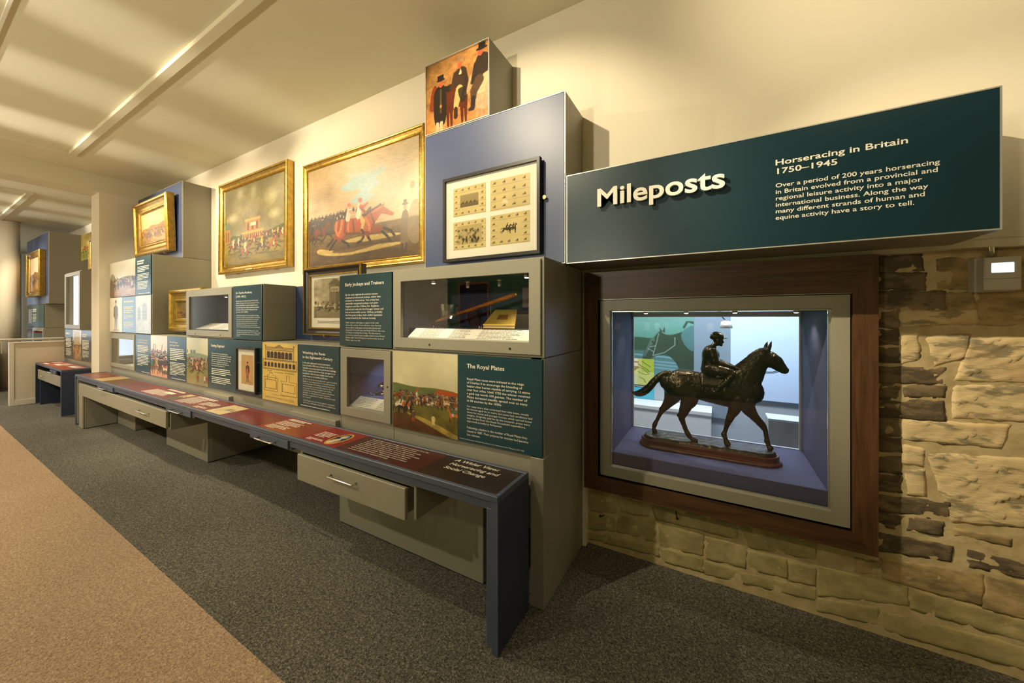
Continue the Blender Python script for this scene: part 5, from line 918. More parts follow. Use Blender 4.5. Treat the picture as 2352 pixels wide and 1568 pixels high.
cv = Cv(60, 46, C(214, 192, 140)); k = C(96, 80, 56); cv.stroke([(.2, .3), (.6, .55), (1.1, .62)], .012, k); cv.stroke([(.35, .2), (.7, .42), (1.2, .5)], .012, k); cv.poly([(.6, .4), (.72, .62), (.9, .66), (.85, .4)], C(150, 128, 88)); cv.poly([(.95, .42), (1.2, .44), (1.15, .6)], k, .8)
sheet(pr[6], cv, -3.822, -3.553, 1.375, 1.594, 0, 'pic', 'printed_sketch', flat=F_)
cv = Cv(40, 50, C(210, 196, 140)); cv.grad(0, .5, C(84, 78, 40), C(120, 110, 60)); cv.ell(.4, .5, .16, .1, C(150, 80, 50)); cv.stroke([(.4, .7), (.6, .6)], .02, k); sheet(pr[5], cv, -4.745, -4.64+.02, 1.385, 1.594, 0, 'pic', 'printed_sketch', flat=F_)
greek(pr[4], 'cream', -5.3, -4.86, 1.60, 1.57, 0, 2, F_, h=.6); greek(pr[4], 'cream', -5.45, -4.9, 1.53, 1.40, 0, 9, F_); box('printed_caption', 'card', pr[4], -5.12, -4.92, 1.49, 1.535, F_, F_+.0006); greek(pr[5], 'cream', -4.55, -4.1, 1.60, 1.565, 0, 2, F_, h=.6); greek(pr[5], 'cream', -4.55, -4.22, 1.55, 1.40, 0, 9, F_); greek(pr[5], 'cream', -4.17, -3.9, 1.53, 1.45, 0, 5, F_); greek(pr[5], 'cream', -4.1, -3.88, 1.42, 1.385, 0, 3, F_)
# the bench drawers
for x0, x1 in ((-6.80, -6.19), (-4.58, -4.03), (-2.997, -2.498)):
    d = MB().cbox(x0, x1, BY0+.002, BY0+.016, .618, .674, .002).cbox(x0+.012, x1-.012, BY0+.0365, BY1-.06, .6, .632, .001).build('drawer', 'bench', t); handle(d, (x0+x1)/2-.12, (x0+x1)/2+.10, BY0+.003, .642)
for a, b, lb in ((-4.62, -4.07, 'thin grey cable cover behind the bench near the hung portrait'), (-3.02, -2.43, 'thin grey cable cover behind the bench below the dark green board')): tag(box('cable_cover', 'grey', None, a, b, BY1+.0005, YP+.0135, .60, .742, b=.002), lb, 'cable cover')

t = thing('drawer_cabinet', 'beige grey cabinet with a bar-handled front under the left end of the bench', 'cabinet', (-6.1, 1.5, 0))
box('leg', 'grey', t, -7.622, -7.445, 1.342, 1.36, .004, .446, b=.002); box('side_panel', 'greyd', t, -7.44, -7.42, 1.362, 1.66, .01, .594); box('leg', 'greyd', t, -7.622, -7.602, 1.362, 1.66, .004, .594)
box('front_panel', 'grey', t, -7.622, -5.772, 1.340, 1.360, .447, .603, b=.002); dr = box('drawer_front', 'grey', t, -5.768, -4.555, 1.338, 1.360, .447, .607, b=.002); handle(dr, -5.25, -4.98, 1.339, .535)
box('carcass', 'greyd', t, -7.6, -4.57, 1.375, 1.64, .455, .594); box('side_panel', 'greyd', t, -4.60, -4.57, 1.36, 1.64, .45, .594, b=.002); box('hinge_side', 'greyd', t, -4.50, -4.485, 1.352, 1.64, .44, .594, b=.002)
t = thing('vent_box', 'grey plinth box with a slatted air grille under the bench', 'vent box', (-7.05, 1.95, 0)); box('casing', 'greyd', t, -7.41, -6.700, 1.664, 2.25, .006, .599, b=.002); box('toe_strip', 'dark', t, -7.40, -6.72, 1.68, 2.24, 0, .006)
g = MB().ring(-7.36, -6.82, .22, .47, -7.33, -6.85, .25, .44, 1.652, 1.664).build('grille_frame', 'grey', t); mb = MB()
for i in range(8): z = .258+i*.024; mb.box(-7.33, -6.85, 1.655, 1.663, z, z+.011)
mb.build('grille_slats', 'grey', g)['kind'] = 'stuff'; box('grille_void', 'dark', g, -7.335, -6.845, 1.6625, 1.6639, .245, .445)
t = thing('plinth_box', 'plain grey box pedestal under the middle of the bench', 'pedestal', (-5.1, 1.95, 0)); box('casing', 'grey', t, -5.648, -4.568, 1.666, 2.25, .006, .599, b=.003); box('side_panel', 'greyd', t, -4.5675, -4.560, 1.70, 2.25, .01, .599); box('toe_strip', 'dark', t, -5.63, -4.58, 1.69, 2.24, 0, .006)
t = thing('bench_plinth', 'flat grey upright panel on the carpet below the nearest drawer', 'pedestal', (-1.77, 1.7, 0)); box('board', 'grey', t, -2.41, -1.135, 1.667, 1.69, .008, .599, b=.002); box('toe_strip', 'dark', t, -2.40, -1.145, 1.672, 1.688, 0, .008); box('return_panel', 'greyd', t, -1.160, -1.137, 1.6905, 2.2, .008, .599)
t = thing('drawer_unit', 'nearest grey drawer hung under the bench, pulled open a little', 'drawer', (-1.88, 1.5, .445))
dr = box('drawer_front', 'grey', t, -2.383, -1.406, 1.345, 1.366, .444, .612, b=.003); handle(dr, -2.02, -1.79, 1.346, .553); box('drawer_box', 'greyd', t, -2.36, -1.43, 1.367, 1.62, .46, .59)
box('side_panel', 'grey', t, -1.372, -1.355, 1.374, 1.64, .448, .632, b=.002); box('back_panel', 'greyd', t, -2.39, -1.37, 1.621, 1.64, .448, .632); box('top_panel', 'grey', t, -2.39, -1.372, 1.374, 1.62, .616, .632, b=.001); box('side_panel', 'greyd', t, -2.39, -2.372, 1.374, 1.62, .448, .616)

# ---------------------------------------------------------------- the show case with the bronze
t = thing('horse_showcase', 'big glazed case in a walnut surround set into the stone wall', 'display case', (-.05, 2.3, .42))
def mitre(x0, x1, z0, z1, w, y0, y1, name, mats, parent, wt=None):
    wt = wt or w
    for (A, B, ia, ib, m) in (((x0, z0), (x1, z0), (x0+w, z0+w), (x1-w, z0+w), mats[0]), ((x0, z1), (x1, z1), (x0+w, z1-wt), (x1-w, z1-wt), mats[0]), ((x0, z0), (x0, z1), (x0+w, z0+w), (x0+w, z1-wt), mats[1]), ((x1, z0), (x1, z1), (x1-w, z0+w), (x1-w, z1-wt), mats[1])):
        q = [A, B, ib, ia]; m_ = MB(); m_.v = [(x, y0, z) for x, z in q]+[(x, y1, z) for x, z in q]; m_.f = [(0, 1, 2, 3), (4, 7, 6, 5)]+[(k, k+4, (k+1) % 4+4, (k+1) % 4) for k in range(4)]
        bm = bmesh.new(); me = m_.mesh(name); bm.from_mesh(me); bmesh.ops.recalc_face_normals(bm, faces=bm.faces[:]); bm.to_mesh(me); bm.free(); link(name, me, m, parent)
mitre(-.742, .643, .408, 1.790, .088, 2.245, 2.345, 'surround_board', ('walnut', 'walnutz'), t, .170)
mitre(-.664, .566, .486, 1.626, .010, 2.262, 2.34, 'edge_strip', ('alu', 'alu'), t)
f = MB().ring(-.640, .549, .508, 1.611, -.581, .482, .568, 1.546, 2.258, 2.30).build('door_frame', 'grey', t)
MB().ring(-.583, .484, .566, 1.548, -.574, .475, .575, 1.538, 2.290, 2.302).build('edge_strip', 'steel', f)
box('gap', 'dark', t, -.655, .557, 2.30, 2.304, .495, 1.62) if 0 else None
box('glass_pane', 'glass', t, -.582, .483, 2.275, 2.283, .567, 1.547)
box('side_wall', 'inner', t, -.60, -.577, 2.302, 2.95, .50, 1.60); box('side_wall', 'inner', t, .479, .502, 2.302, 2.95, .50, 1.60)
box('plinth', 'inner', t, -.577, .479, 2.312, 2.945, .56, .645, b=.002); box('base', 'innerd', t, -.577, .479, 2.302, 2.95, .50, .56); box('top', 'white', t, -.60, .502, 2.302, 2.95, 1.575, 1.60)
box('glass_pane', 'glass', t, -.577, .479, 2.938, 2.945, .645, 1.575)
MB().ring(-.577, .479, .640, 1.575, -.565, .467, .650, 1.565, 2.932, 2.95).build('edge_strip', 'alu', t); box('lamp_rail', 'alu', t, -.577, .479, 2.60, 2.63, 1.548, 1.575); box('back_rail', 'white', t, -.57, .472, 2.925, 2.95, 1.508, 1.545)
for x, w in ((-.42, 3.2), (-.17, 3.6), (.10, 3.6), (.40, 3.2)): bulb(t, x, 2.60, 1.532, w, 'bulb', .011, WARM2, (x*.8, 2.58, .6), 120)

# --- bronze: one continuous body each, from lofted forms fused by remeshing
def loft(mb, secs, seg=20):
    """secs: (x, y, z, r_in_plane, r_lateral); rings square to the path in the x-z plane, rounded ends"""
    S = [np.array(s, float) for s in secs]; q = []
    for i in range(len(S)-1):
        p0, p1, p2, p3 = S[max(i-1, 0)], S[i], S[i+1], S[min(i+2, len(S)-1)]
        for t_ in (0, .25, .5, .75): q.append(.5*((2*p1)+(-p0+p2)*t_+(2*p0-5*p1+4*p2-p3)*t_*t_+(-p0+3*p1-3*p2+p3)*t_**3))
    q.append(S[-1]); rings = []
    for i, s in enumerate(q):
        d = q[min(i+1, len(q)-1)][:3]-q[max(i-1, 0)][:3]; d[1] *= .3; n = np.linalg.norm(d)+1e-9; d /= n; rings.append((s, d))
    full = []
    for end, sgn in ((0, -1), (-1, 1)):
        s, d = rings[end]; extra = []
        for a in (.45, .8, .97): e = s.copy(); e[:3] = e[:3]+sgn*d*s[3]*a*.7; e[3:] *= math.sqrt(1-a*a); extra.append((e, d))
        full = (extra[::-1]+rings) if end == 0 else full+extra
    n0 = len(mb.v)
    for s, d in full:
        nrm = np.array((-d[2], 0, d[0])); nrm /= np.linalg.norm(nrm)+1e-9; lat = np.cross(d, nrm)
        for k in range(seg): a = 2*PI*k/seg; mb.v.append(tuple(s[:3]+nrm*s[3]*math.sin(a)+lat*s[4]*math.cos(a)))
    m = len(full)
    for i in range(m-1):
        for k in range(seg): k2 = (k+1) % seg; mb.f.append((n0+i*seg+k, n0+i*seg+k2, n0+(i+1)*seg+k2, n0+(i+1)*seg+k))
    mb.f.append(tuple(n0+k for k in range(seg))[::-1]); mb.f.append(tuple(n0+(m-1)*seg+k for k in range(seg)))
def ball(mb, x, y, z, rx, ry, rz): loft(mb, [(x-rx*.55, y, z, rz*.8, ry*.8), (x, y, z, rz, ry), (x+rx*.55, y, z, rz*.8, ry*.8)], 14)
def fuse(mb, name, m, parent, vox, it=3):
    me = mb.mesh(name); bm = bmesh.new(); bm.from_mesh(me); bmesh.ops.recalc_face_normals(bm, faces=bm.faces[:]); bm.to_mesh(me); bm.free()
    o = bpy.data.objects.new(name, me); COL.objects.link(o); r = o.modifiers.new('r', 'REMESH'); r.mode = 'VOXEL'; r.voxel_size = vox
    s = o.modifiers.new('s', 'SMOOTH'); s.iterations = it; s.factor = .5
    dg = bpy.context.evaluated_depsgraph_get(); me2 = bpy.data.meshes.new_from_object(o.evaluated_get(dg)); bpy.data.objects.remove(o)
    me2.update(); nv = [v.normal.copy() for v in me2.vertices]
    for v, q in zip(me2.vertices, nv): c = v.co; v.co = c+q*(.0016*mnoise.noise(c*48)+.0011*mnoise.noise(c*110))
    me2.polygons.foreach_set('use_smooth', [True]*len(me2.polygons)); me2.name = name; return link(name, me2, m, parent)
YH = 2.585; YNr, YFr = 2.553, 2.617
st = thing('bronze_statue', 'dark bronze horse walking with a seated jockey in the show case', 'statue', (-.06, 2.6, .645))
hb = MB()
def sec(x, zt_, zb_, ry): return (x, YH, (zt_+zb_)/2, (zt_-zb_)/2, ry)
loft(hb, [sec(-.297, 1.118, 1.030, .038), sec(-.270, 1.147, .990, .062), sec(-.225, 1.164, .965, .073), sec(-.180, 1.167, .968, .072), sec(-.125, 1.160, .985, .064), sec(-.06, 1.150, .972, .066), sec(.01, 1.150, .958, .070), sec(.07, 1.168, .946, .068), sec(.12, 1.180, .936, .064), sec(.165, 1.170, .946, .060), sec(.198, 1.135, .990, .048)], 28)
loft(hb, [(.115, YH, 1.10, .085, .048), (.155, YH, 1.145, .088, .042), (.192, YH, 1.205, .070, .034), (.222, YH, 1.255, .055, .027), (.248, YH, 1.285, .046, .025)], 22)       # neck
loft(hb, [(.245, YH, 1.268, .050, .026), (.272, YH, 1.256, .048, .027), (.300, YH, 1.240, .042, .024), (.322, YH, 1.218, .032, .019), (.342, YH, 1.200, .023, .017), (.350, YH, 1.194, .019, .016)], 20)   # head
ball(hb, .272, YH, 1.232, .026, .025, .026); ball(hb, .336, YH, 1.187, .014, .013, .010)
for s_ in (-1, 1): ball(hb, .288, YH+s_*.021, 1.274, .010, .007, .007); ball(hb, .351, YH+s_*.011, 1.205, .006, .005, .006)
loft(hb, [(.268, YH-.012, 1.312, .009, .007), (.274, YH-.014, 1.338, .010, .006), (.281, YH-.012, 1.364, .002, .002)], 10); loft(hb, [(.252, YH+.014, 1.312, .009, .007), (.257, YH+.016, 1.336, .010, .006), (.265, YH+.015, 1.362, .002, .002)], 10)
for i in range(13):                                            # plaited mane
    a = i/12; x = .118+.130*a; z = 1.196+.125*a-.012*math.sin(PI*a); ball(hb, x, YH-.002, z, .0075, .008, .0095)
def leg(pts, y, yo=0): loft(hb, [(x, y+(yo*(1-i/(len(pts)-1))), z, r*(1.0 if i < 1 else 1.14), r*k*1.14) for i, (x, z, r, k) in enumerate(pts)], 14)
leg([(-.235, 1.060, .072, .55), (-.252, .985, .050, .7), (-.283, .925, .028, .8), (-.315, .880, .0185, .8), (-.330, .850, .0125, .85), (-.350, .805, .0110, .9), (-.366, .770, .0135, .9), (-.371, .750, .0105, .9), (-.368, .735, .0140, .9), (-.364, .724, .0160, .95)], YFr)
leg([(-.205, 1.060, .078, .55), (-.150, .995, .052, .7), (-.168, .935, .033, .8), (-.192, .866, .0215, .8), (-.188, .835, .0150, .85), (-.174, .795, .0130, .9), (-.154, .752, .0145, .9), (-.142, .738, .0110, .9), (-.128, .727, .0150, .95), (-.112, .720, .0150, .95)], YNr)
for x, z, rx, rz, yy in ((-.20, 1.06, .055, .06, .022), (.115, 1.03, .045, .07, .020), (.165, 1.005, .028, .045, .020), (-.255, 1.08, .035, .05, .018)): ball(hb, x, YH-.052+.010, z, rx, yy, rz); ball(hb, x, YH+.052-.010, z, rx, yy, rz)
for i in range(5): loft(hb, [(-.07+i*.030, YH-.058, 1.09, .006, .008), (-.075+i*.030, YH-.066, 1.05, .006, .007), (-.07+i*.030, YH-.060, 1.0, .005, .006)], 8)
ball(hb, -.326, YFr, .884, .010, .009, .014); ball(hb, -.208, YNr, .870, .011, .010, .015)
leg([(.118, 1.020, .052, .6), (.098, .955, .032, .75), (.080, .910, .0215, .85), (.066, .876, .0175, .9), (.055, .838, .0118, .9), (.045, .800, .0115, .9), (.041, .785, .0140, .9), (.050, .762, .0105, .9), (.056, .742, .0145, .95), (.060, .728, .0165, .95)], YNr)
leg([(.150, 1.010, .055, .6), (.168, .950, .036, .7), (.205, .898, .022, .85), (.241, .855, .0175, .9), (.256, .822, .0115, .9), (.262, .780, .0112, .9), (.264, .764, .0140, .9), (.270, .745, .0105, .9), (.276, .732, .0140, .95), (.282, .724, .0150, .95)], YFr)
loft(hb, [(-.272, YH, 1.138, .017, .015), (-.305, YH, 1.126, .020, .017), (-.340, YH, 1.100, .022, .020), (-.373, YH, 1.060, .024, .022), (-.404, YH, 1.020, .026, .022), (-.438, YH, .992, .026, .020), (-.476, YH, .977, .020, .014), (-.512, YH, .984, .005, .004)], 14)
fuse(hb, 'horse', 'bronze', st, .0034, 2)
jb = MB()
def js(x, z, r, ry, y=YH): return (x, y, z, r, ry)
loft(jb, [js(-.036, 1.172, .052, .060), js(-.034, 1.205, .048, .054), js(-.032, 1.24, .047, .056), js(-.030, 1.272, .049, .064), js(-.026, 1.300, .042, .066), js(-.016, 1.322, .020, .026), js(-.006, 1.340, .015, .016)], 22)
loft(jb, [js(.004, 1.338, .018, .018), js(.010, 1.350, .024, .022), js(.010, 1.368, .029, .025), js(.006, 1.384, .020, .018)], 18)      # head
ball(jb, .037, YH, 1.350, .007, .005, .005); ball(jb, .026, YH, 1.331, .010, .010, .008); ball(jb, .033, YH, 1.341, .005, .010, .003)
for s_ in (-1, 1):
    ball(jb, .006, YH+s_*.024, 1.353, .005, .004, .008); y = YH+s_*.060
    loft(jb, [(-.024, YH+s_*.056, 1.298, .027, .024), (-.014, y, 1.265, .025, .022), (.000, y, 1.225, .022, .019), (.040, YH+s_*.050, 1.213, .018, .015), (.085, YH+s_*.030, 1.200, .012, .011), (.100, YH+s_*.022, 1.196, .009, .010)], 14)
    for q in range(4): yy = YH+s_*(.012+.006*q); loft(jb, [(.098, yy, 1.201-.002*q, .0036, .0036), (.110, yy, 1.200-.002*q, .0034, .0034), (.116, yy, 1.194-.002*q, .0032, .0032), (.110, yy, 1.188-.002*q, .0030, .0030)], 8)
    loft(jb, [(.098, YH+s_*.012, 1.204, .0036, .0036), (.108, YH+s_*.008, 1.207, .0034, .0034), (.116, YH+s_*.010, 1.203, .003, .003)], 8)
    loft(jb, [(-.042, YH+s_*.035, 1.178, .040, .030), (-.005, YH+s_*.062, 1.180, .035, .026), (.045, YH+s_*.074, 1.177, .028, .022), (.084, YH+s_*.076, 1.168, .021, .019), (.070, YH+s_*.077, 1.142, .020, .018), (.045, YH+s_*.078, 1.110, .018, .017), (.015, YH+s_*.078, 1.078, .014, .013), (.000, YH+s_*.078, 1.056, .013, .012)], 14)
    loft(jb, [(-.012, YH+s_*.078, 1.048, .013, .011), (.008, YH+s_*.078, 1.044, .012, .011), (.028, YH+s_*.078, 1.040, .007, .009)], 10)
jo = fuse(jb, 'jockey', 'bronze', st, .0026, 1)
cb = MB(); loft(cb, [js(-.026, 1.376, .012, .018), js(-.012, 1.384, .026, .027), js(.008, 1.386, .029, .029), js(.028, 1.380, .021, .024), js(.036, 1.375, .010, .014)], 18); loft(cb, [js(.030, 1.374, .0035, .018), js(.050, 1.374, .003, .013), js(.062, 1.374, .0015, .005)], 12); fuse(cb, 'riding_cap', 'bronze', jo, .0026, 1)
sb = MB(); pts = []
for i in range(12):
    for j in range(17): a = -1.25+2.5*j/16; x = -.085+.155*i/11; zt_ = 1.156+(.006 if i > 8 else 0); sb.v.append((x, YH+.078*math.sin(a), zt_-.078*(1-math.cos(a))*1.55+.004+.002*mnoise.noise((x*60, a*6, 0))))
for i in range(11):
    for j in range(16): k = i*17+j; sb.f.append((k, k+17, k+18, k+1))
so = sb.build('saddle_cloth', 'bronze', st, True); so.modifiers.new('s', 'SOLIDIFY').thickness = .004
rb = MB()
for s_ in (-1, 1): rb.tube([(.112, YH+s_*.02, 1.196), (.16, YH+s_*.040, 1.186), (.235, YH+s_*.030, 1.176), (.290, YH+s_*.022, 1.180), (.328, YH+s_*.019, 1.194)], .0022, 6)
rb.tube([(.116, YH-.060, 1.152)]+[(.115+.013*math.sin(q), YH-.062, 1.126+.026*math.cos(q)) for q in np.linspace(.3, 6.0, 14)], .0022, 6)
rb.tube([(.330, YH+.0205*math.cos(q), 1.206+.026*math.sin(q)) for q in np.linspace(0, 2*PI, 20)], .0022, 6); rb.tube([(.330, YH-.020, 1.200), (.296, YH-.026, 1.262), (.266, YH-.024, 1.300)], .0024, 6); rb.tube([(.266, YH-.024, 1.300), (.276, YH, 1.316), (.262, YH+.024, 1.300)], .0024, 6)
rb.build('reins', 'bronze', st, True)
def stadium(x0, x1, yc, r, n=14):
    p = [(x1-r+r*math.sin(a), yc-r*math.cos(a)) for a in np.linspace(0, PI, n)]+[(x0+r-r*math.sin(a), yc+r*math.cos(a)) for a in np.linspace(0, PI, n)]; return p
def stad_prof(prof, x0, x1, yc):
    m = MB(); N_ = 28
    for off, z in prof: m.v += [(x, y, z) for x, y in stadium(x0-off, x1+off, yc, .092+off)]
    for i in range(len(prof)-1):
        for k in range(N_): k2 = (k+1) % N_; m.f.append((i*N_+k, i*N_+k2, (i+1)*N_+k2, (i+1)*N_+k))
    m.f.append(tuple((len(prof)-1)*N_+k for k in range(N_))); return m
stad_prof([(.012, .6465), (.014, .652), (.010, .659), (.002, .663), (0, .668), (0, .690), (-.004, .695)], -.447, .322, 2.597).build('wooden_base', 'mahog', st)
gm = MB(); nx, ny = 90, 22
for j in range(ny+1):
    for i in range(nx+1):
        u = -1+2*i/nx; v = -1+2*j/ny; r = .082; yy = v*r; half = (.322+.447)/2-.012-r+math.sqrt(max(r*r-yy*yy, 0)); x = -.0625+u*half; e = min(1, (1-abs(u))*half/.012, (1-abs(v))*r/.008) if abs(v) < 1 else 0
        gm.v.append((x, 2.597+yy, .694+(.021+.006*mnoise.noise((x*30, yy*30, 0))+.004*mnoise.noise((x*90, yy*90, 3)))*max(e, 0)**.5))
for j in range(ny):
    for i in range(nx): k = j*(nx+1)+i; gm.f.append((k, k+1, k+nx+2, k+nx+1))
gm.build('ground', 'bground', st, True)

# ---------------------------------------------------------------- controller on the stone wall
t = thing('wall_controller', 'beige control box with a lit screen on the stone wall', 'controller', (1.005, 2.27, 1.61))
box('case', 'plastic', t, .957, 1.056, 2.240, 2.290, 1.612, 1.747, b=.004); box('back_plate', 'plastic', t, .951, 1.061, 2.290, 2.345, 1.609, 1.75, b=.002); box('screen', 'screen', t, .976, 1.036, 2.2385, 2.241, 1.684, 1.724, b=.0015); box('seam', 'greyd', t, .957, 1.056, 2.2396, 2.2402, 1.659, 1.661)
MB().tube([(1.0, 2.30, 1.745), (1.0, 2.30, 1.86)], .011, 12).build('conduit', 'steel', t, True)
# ---------------------------------------------------------------- next room, through the opening on the left
cab('display_cabinet', 'grey base cabinet beyond the opening, behind the half wall', -10.426, -8.26, YK, YV, .60, 1.296)
t = panel('narrow text board under the tall far case', -10.426, -9.882, ZA, 1.294); greek(t, 'cream', -10.36, -10.08, 1.235, 1.20, YP, 1, rag=0); greek(t, 'cream', -10.36, -9.96, 1.14, .98, YP, 7, h=.56); greek(t, 'cream', -10.36, -9.97, .95, .83, YP, 6)
cv = pt_land(70, 70, 47); cv.rect(.15, .8, .5, .95, C(190, 170, 130)); crowd(cv, .05, .95, .1, .3, 26, .2, .28, 6, [C(176, 120, 66), C(206, 160, 90), C(120, 80, 50)]); picpanel('tan building picture beyond the opening', cv, -9.880, -9.335, ZA, 1.294)
t = panel('far text board right beside the opening edge', -9.333, -8.50, ZA, 1.294); greek(t, 'cream', -9.27, -8.98, 1.235, 1.18, YP, 2, h=.6, rag=.3); greek(t, 'cream', -9.27, -8.88, 1.13, .98, YP, 7, h=.56); greek(t, 'cream', -9.27, -8.88, .95, .84, YP, 6)
t = case('tall_showcase', 'tall far glazed case beyond the opening', -10.430, -9.375, 1.298, 2.312, -10.33, -9.47, 1.38, 2.24, 2.2, 'mount'); bulb(t, -9.75, 1.9, 2.24, 2.5, 'bulbw', .015, COOL)
t = thing('small_ornament', 'small tan object on the floor of the tall far case', 'ornament', (-9.75, 1.9, 1.36)); MB().lathe([(.05, 1.355), (.055, 1.37), (.03, 1.40), (.035, 1.43), (.001, 1.45)], -9.75, 1.9, 16).build('body', 'brass', t, True)
t = cab('picture_block', 'small high block with red riders picture, beyond the opening', -11.10, -9.9, 1.985, YV, 2.642, 3.150, 'greyd'); 
sheet(t, pt_redcoats(), -11.095, -9.905, 2.647, 3.145, 1.9835, 'pic', 'printed_front')
framed('framed_painting', 'gilt frame edge showing beside the opening jamb, far room', pt_hill(40, 60, 9), -10.17, -9.3, 2.40, 2.95, 1.90, 1.97, .09, 'gold')
cab('display_block', 'small block backing the far gilt frame by the jamb', -10.2, -9.25, 1.985, YV, 2.32, 2.636, 'greyd')
cab('display_block', 'large pale-fronted block behind the round column', -13.95, -11.765, YK, YV, 1.797, 3.262, 'greyd', front='blue')
framed('framed_painting', 'gilt painting glaring white in the far room, by the column', pt_hill(60, 70, 12, (C(240, 226, 196), C(214, 190, 150))), -13.30, -11.98, 1.955, 2.91, 1.575, 1.668, .13, 'gold')
cab('display_cabinet', 'grey cabinet under the large pale block in the far room', -13.95, -12.168, YK, YV, 1.3, 1.792)
cab('display_cabinet', 'narrow grey cabinet at the far end of the next room row', -13.95, -13.285, YK, YV, .60, 1.297)
t = panel('pale blue board under the far glaring painting', -13.9, -12.17, 1.302, 1.788, 'teal_glare'); box('printed_sheet', 'card', t, -13.72, -13.36, YP-.001, YP, 1.38, 1.70); greek(t, 'cream', -13.26, -12.9, 1.70, 1.64, YP, 2, h=.6); greek(t, 'cream', -13.26, -12.9, 1.58, 1.42, YP, 6)
t = case('showcase', 'lowest far glazed case next to the half wall top', -13.28, -12.170, ZA, 1.297, -13.18, -12.26, .86, 1.22, 2.2, 'innerd')
t = panel('narrow far panel left of the lowest far case', -13.9, -13.29, ZA, 1.297, 'teal_glare'); greek(t, 'cream', -13.8, -13.4, 1.2, 1.0, YP, 7)
mb = MB(); mb.lathe([(.145, 0), (.145, 3.60)], -13.28, 1.36, 40); t = struct(mb.build('trim_4', 'wall', None, True))
t = struct(MB().cbox(-10.51, -10.44, 1.12, 1.668, 0, 1.075, .003).build('wall_half', 'wall')); MB().cbox(-10.535, -10.425, 1.07, 1.122, 0, 1.088, .004).build('end_post', 'white', t); MB().cbox(-10.53, -10.42, 1.12, 1.668, 1.062, 1.09, .004).build('capping', 'white', t); MB().cbox(-10.437, -10.425, 1.12, 1.668, 0, .09, .002).build('skirting', 'white', t)
t = thing('handrail', 'wooden handrail over the half wall beyond the opening', 'handrail', (-10.47, 1.3, 1.11)); MB().cbox(-10.50, -10.44, .6, 1.668, 1.112, 1.146, .010).build('rail', 'plastic', t)
for y in (1.0, 1.5): MB().tube([(-10.47, y, 1.05 if y > 1.1 else .9), (-10.47, y, 1.115)], .008, 8).build('support', 'steel', t)
t = thing('plinth_cabinet', 'grey cabinet on a brown base at the far left edge', 'cabinet', (-13.0, .95, 0)); box('casing', 'greyd', t, -13.6, -12.5, .78, 1.06, .14, 1.02, b=.003); box('base', 'oak', t, -13.62, -12.48, .77, 1.07, 0, .139)
t = thing('display_board', 'blue board with a green shape at the far left edge', 'board', (-16, 1.2, .9)); box('board', 'bluewall', t, -16.04, -16.0, .9, 1.6, .9, 2.45, b=.002); box('green_print', 'greenp', t, -15.9995, -15.998, .95, 1.5, 1.4, 2.1); box('red_print', mat('red_print', rgb(190, 60, 60), .5), t, -15.9995, -15.998, .95, 1.5, 1.1, 1.2); box('leg', 'steel', t, -16.03, -16.01, .95, .98, 0, .9); box('leg', 'steel', t, -16.03, -16.01, 1.52, 1.55, 0, .9)
# second bench
t = thing('reading_bench', 'short dark blue bench with a red printed top beyond the opening', 'bench', (-9.5, 1.5, 0)); X0, X1 = -10.44, -8.585
mb = MB(); mb.cbox(X0, X1, 1.34, 1.362, .68, .711, .002); mb.cbox(X0, X1, 1.63, 1.65, .68, .711, .002); mb.cbox(X0, X0+.022, 1.362, 1.63, .68, .711, .002); mb.cbox(X1-.022, X1, 1.362, 1.63, .68, .711, .002); mb.build('top_frame', 'bench', t)
box('end_panel', 'benchd', t, X1-.03, X1, 1.34, 1.65, .012, .68, b=.002); box('leg_front', 'bench', t, X1-.03, X1, 1.338, 1.342, .012, .68); box('end_panel', 'benchd', t, X0, X0+.03, 1.34, 1.65, 0, .68, b=.002); box('inner_panel', 'benchd', t, -10.2, -10.17, 1.36, 1.64, 0, .6); box('back_panel', 'benchd', t, -10.17, X1-.03, 1.63, 1.648, 0, .6); box('foot', 'steel', t, X1-.025, X1-.005, 1.36, 1.38, 0, .012)
for i, (a, b, c) in enumerate(((X0+.022, -9.95, rgb(170, 72, 44)), (-9.95, -9.3, rgb(176, 84, 50)), (-9.3, X1-.022, rgb(164, 66, 42)))):
    p = box('print_panel', mat('bench_print', c, .3, var=.1, vscale=3), t, a, b-.001, 1.362, 1.63, .700, .708)
    box('printed_caption', 'card', p, a+.1, a+.42, 1.40+.05*i, 1.44+.06*i, .7081, .7087); greek(p, 'cream', a+.08, b-.1, 1.60, 1.50, 0, 6, .7081)
box('drawer_front', 'grey', t, -10.195, -8.63, 1.336, 1.352, .452, .612, b=.002); d = box('drawer', 'bench', t, -9.35, -8.95, 1.341, 1.36, .62, .668, b=.002); handle(d, -9.3, -9.1, 1.342, .64); handle(t, -9.95, -9.72, 1.337, .535)

# ---------------------------------------------------------------- gallery seen through the back of the show case
struct(MB().quad((-3.4, 2.96, 0), (3.4, 2.96, 0), (3.4, 5.1, 0), (-3.4, 5.1, 0)).build('floor', 'carpetb')); sbox('ceiling', 'greywall', -3.4, 3.4, 2.96, 5.1, 2.85, 2.9)
sbox('wall_gallery', 'greywall', -3.4, 3.4, 5.0, 5.06, 0, 2.85); sbox('wall_gallery', 'greywall', -3.46, -3.4, 2.96, 5.06, 0, 2.85); sbox('wall_gallery', 'greywall', 3.4, 3.46, 2.96, 5.06, 0, 2.85)
t = thing('wall_print', 'green photo panel of a bridled racehorse behind the statue', 'wall print', (-1.0, 4.97, .3)); box('board', 'greywall', t, -1.75, -.240, 4.962, 4.999, .30, 2.3); sheet(t, pt_bigprint(), -1.08, -.241, .66, 1.46, 4.960, 'pic', 'print'); box('top_print', mat('teal_top_print', rgb(104, 150, 140), .6), t, -1.08, -.241, 4.960, 4.962, 1.461, 2.3)
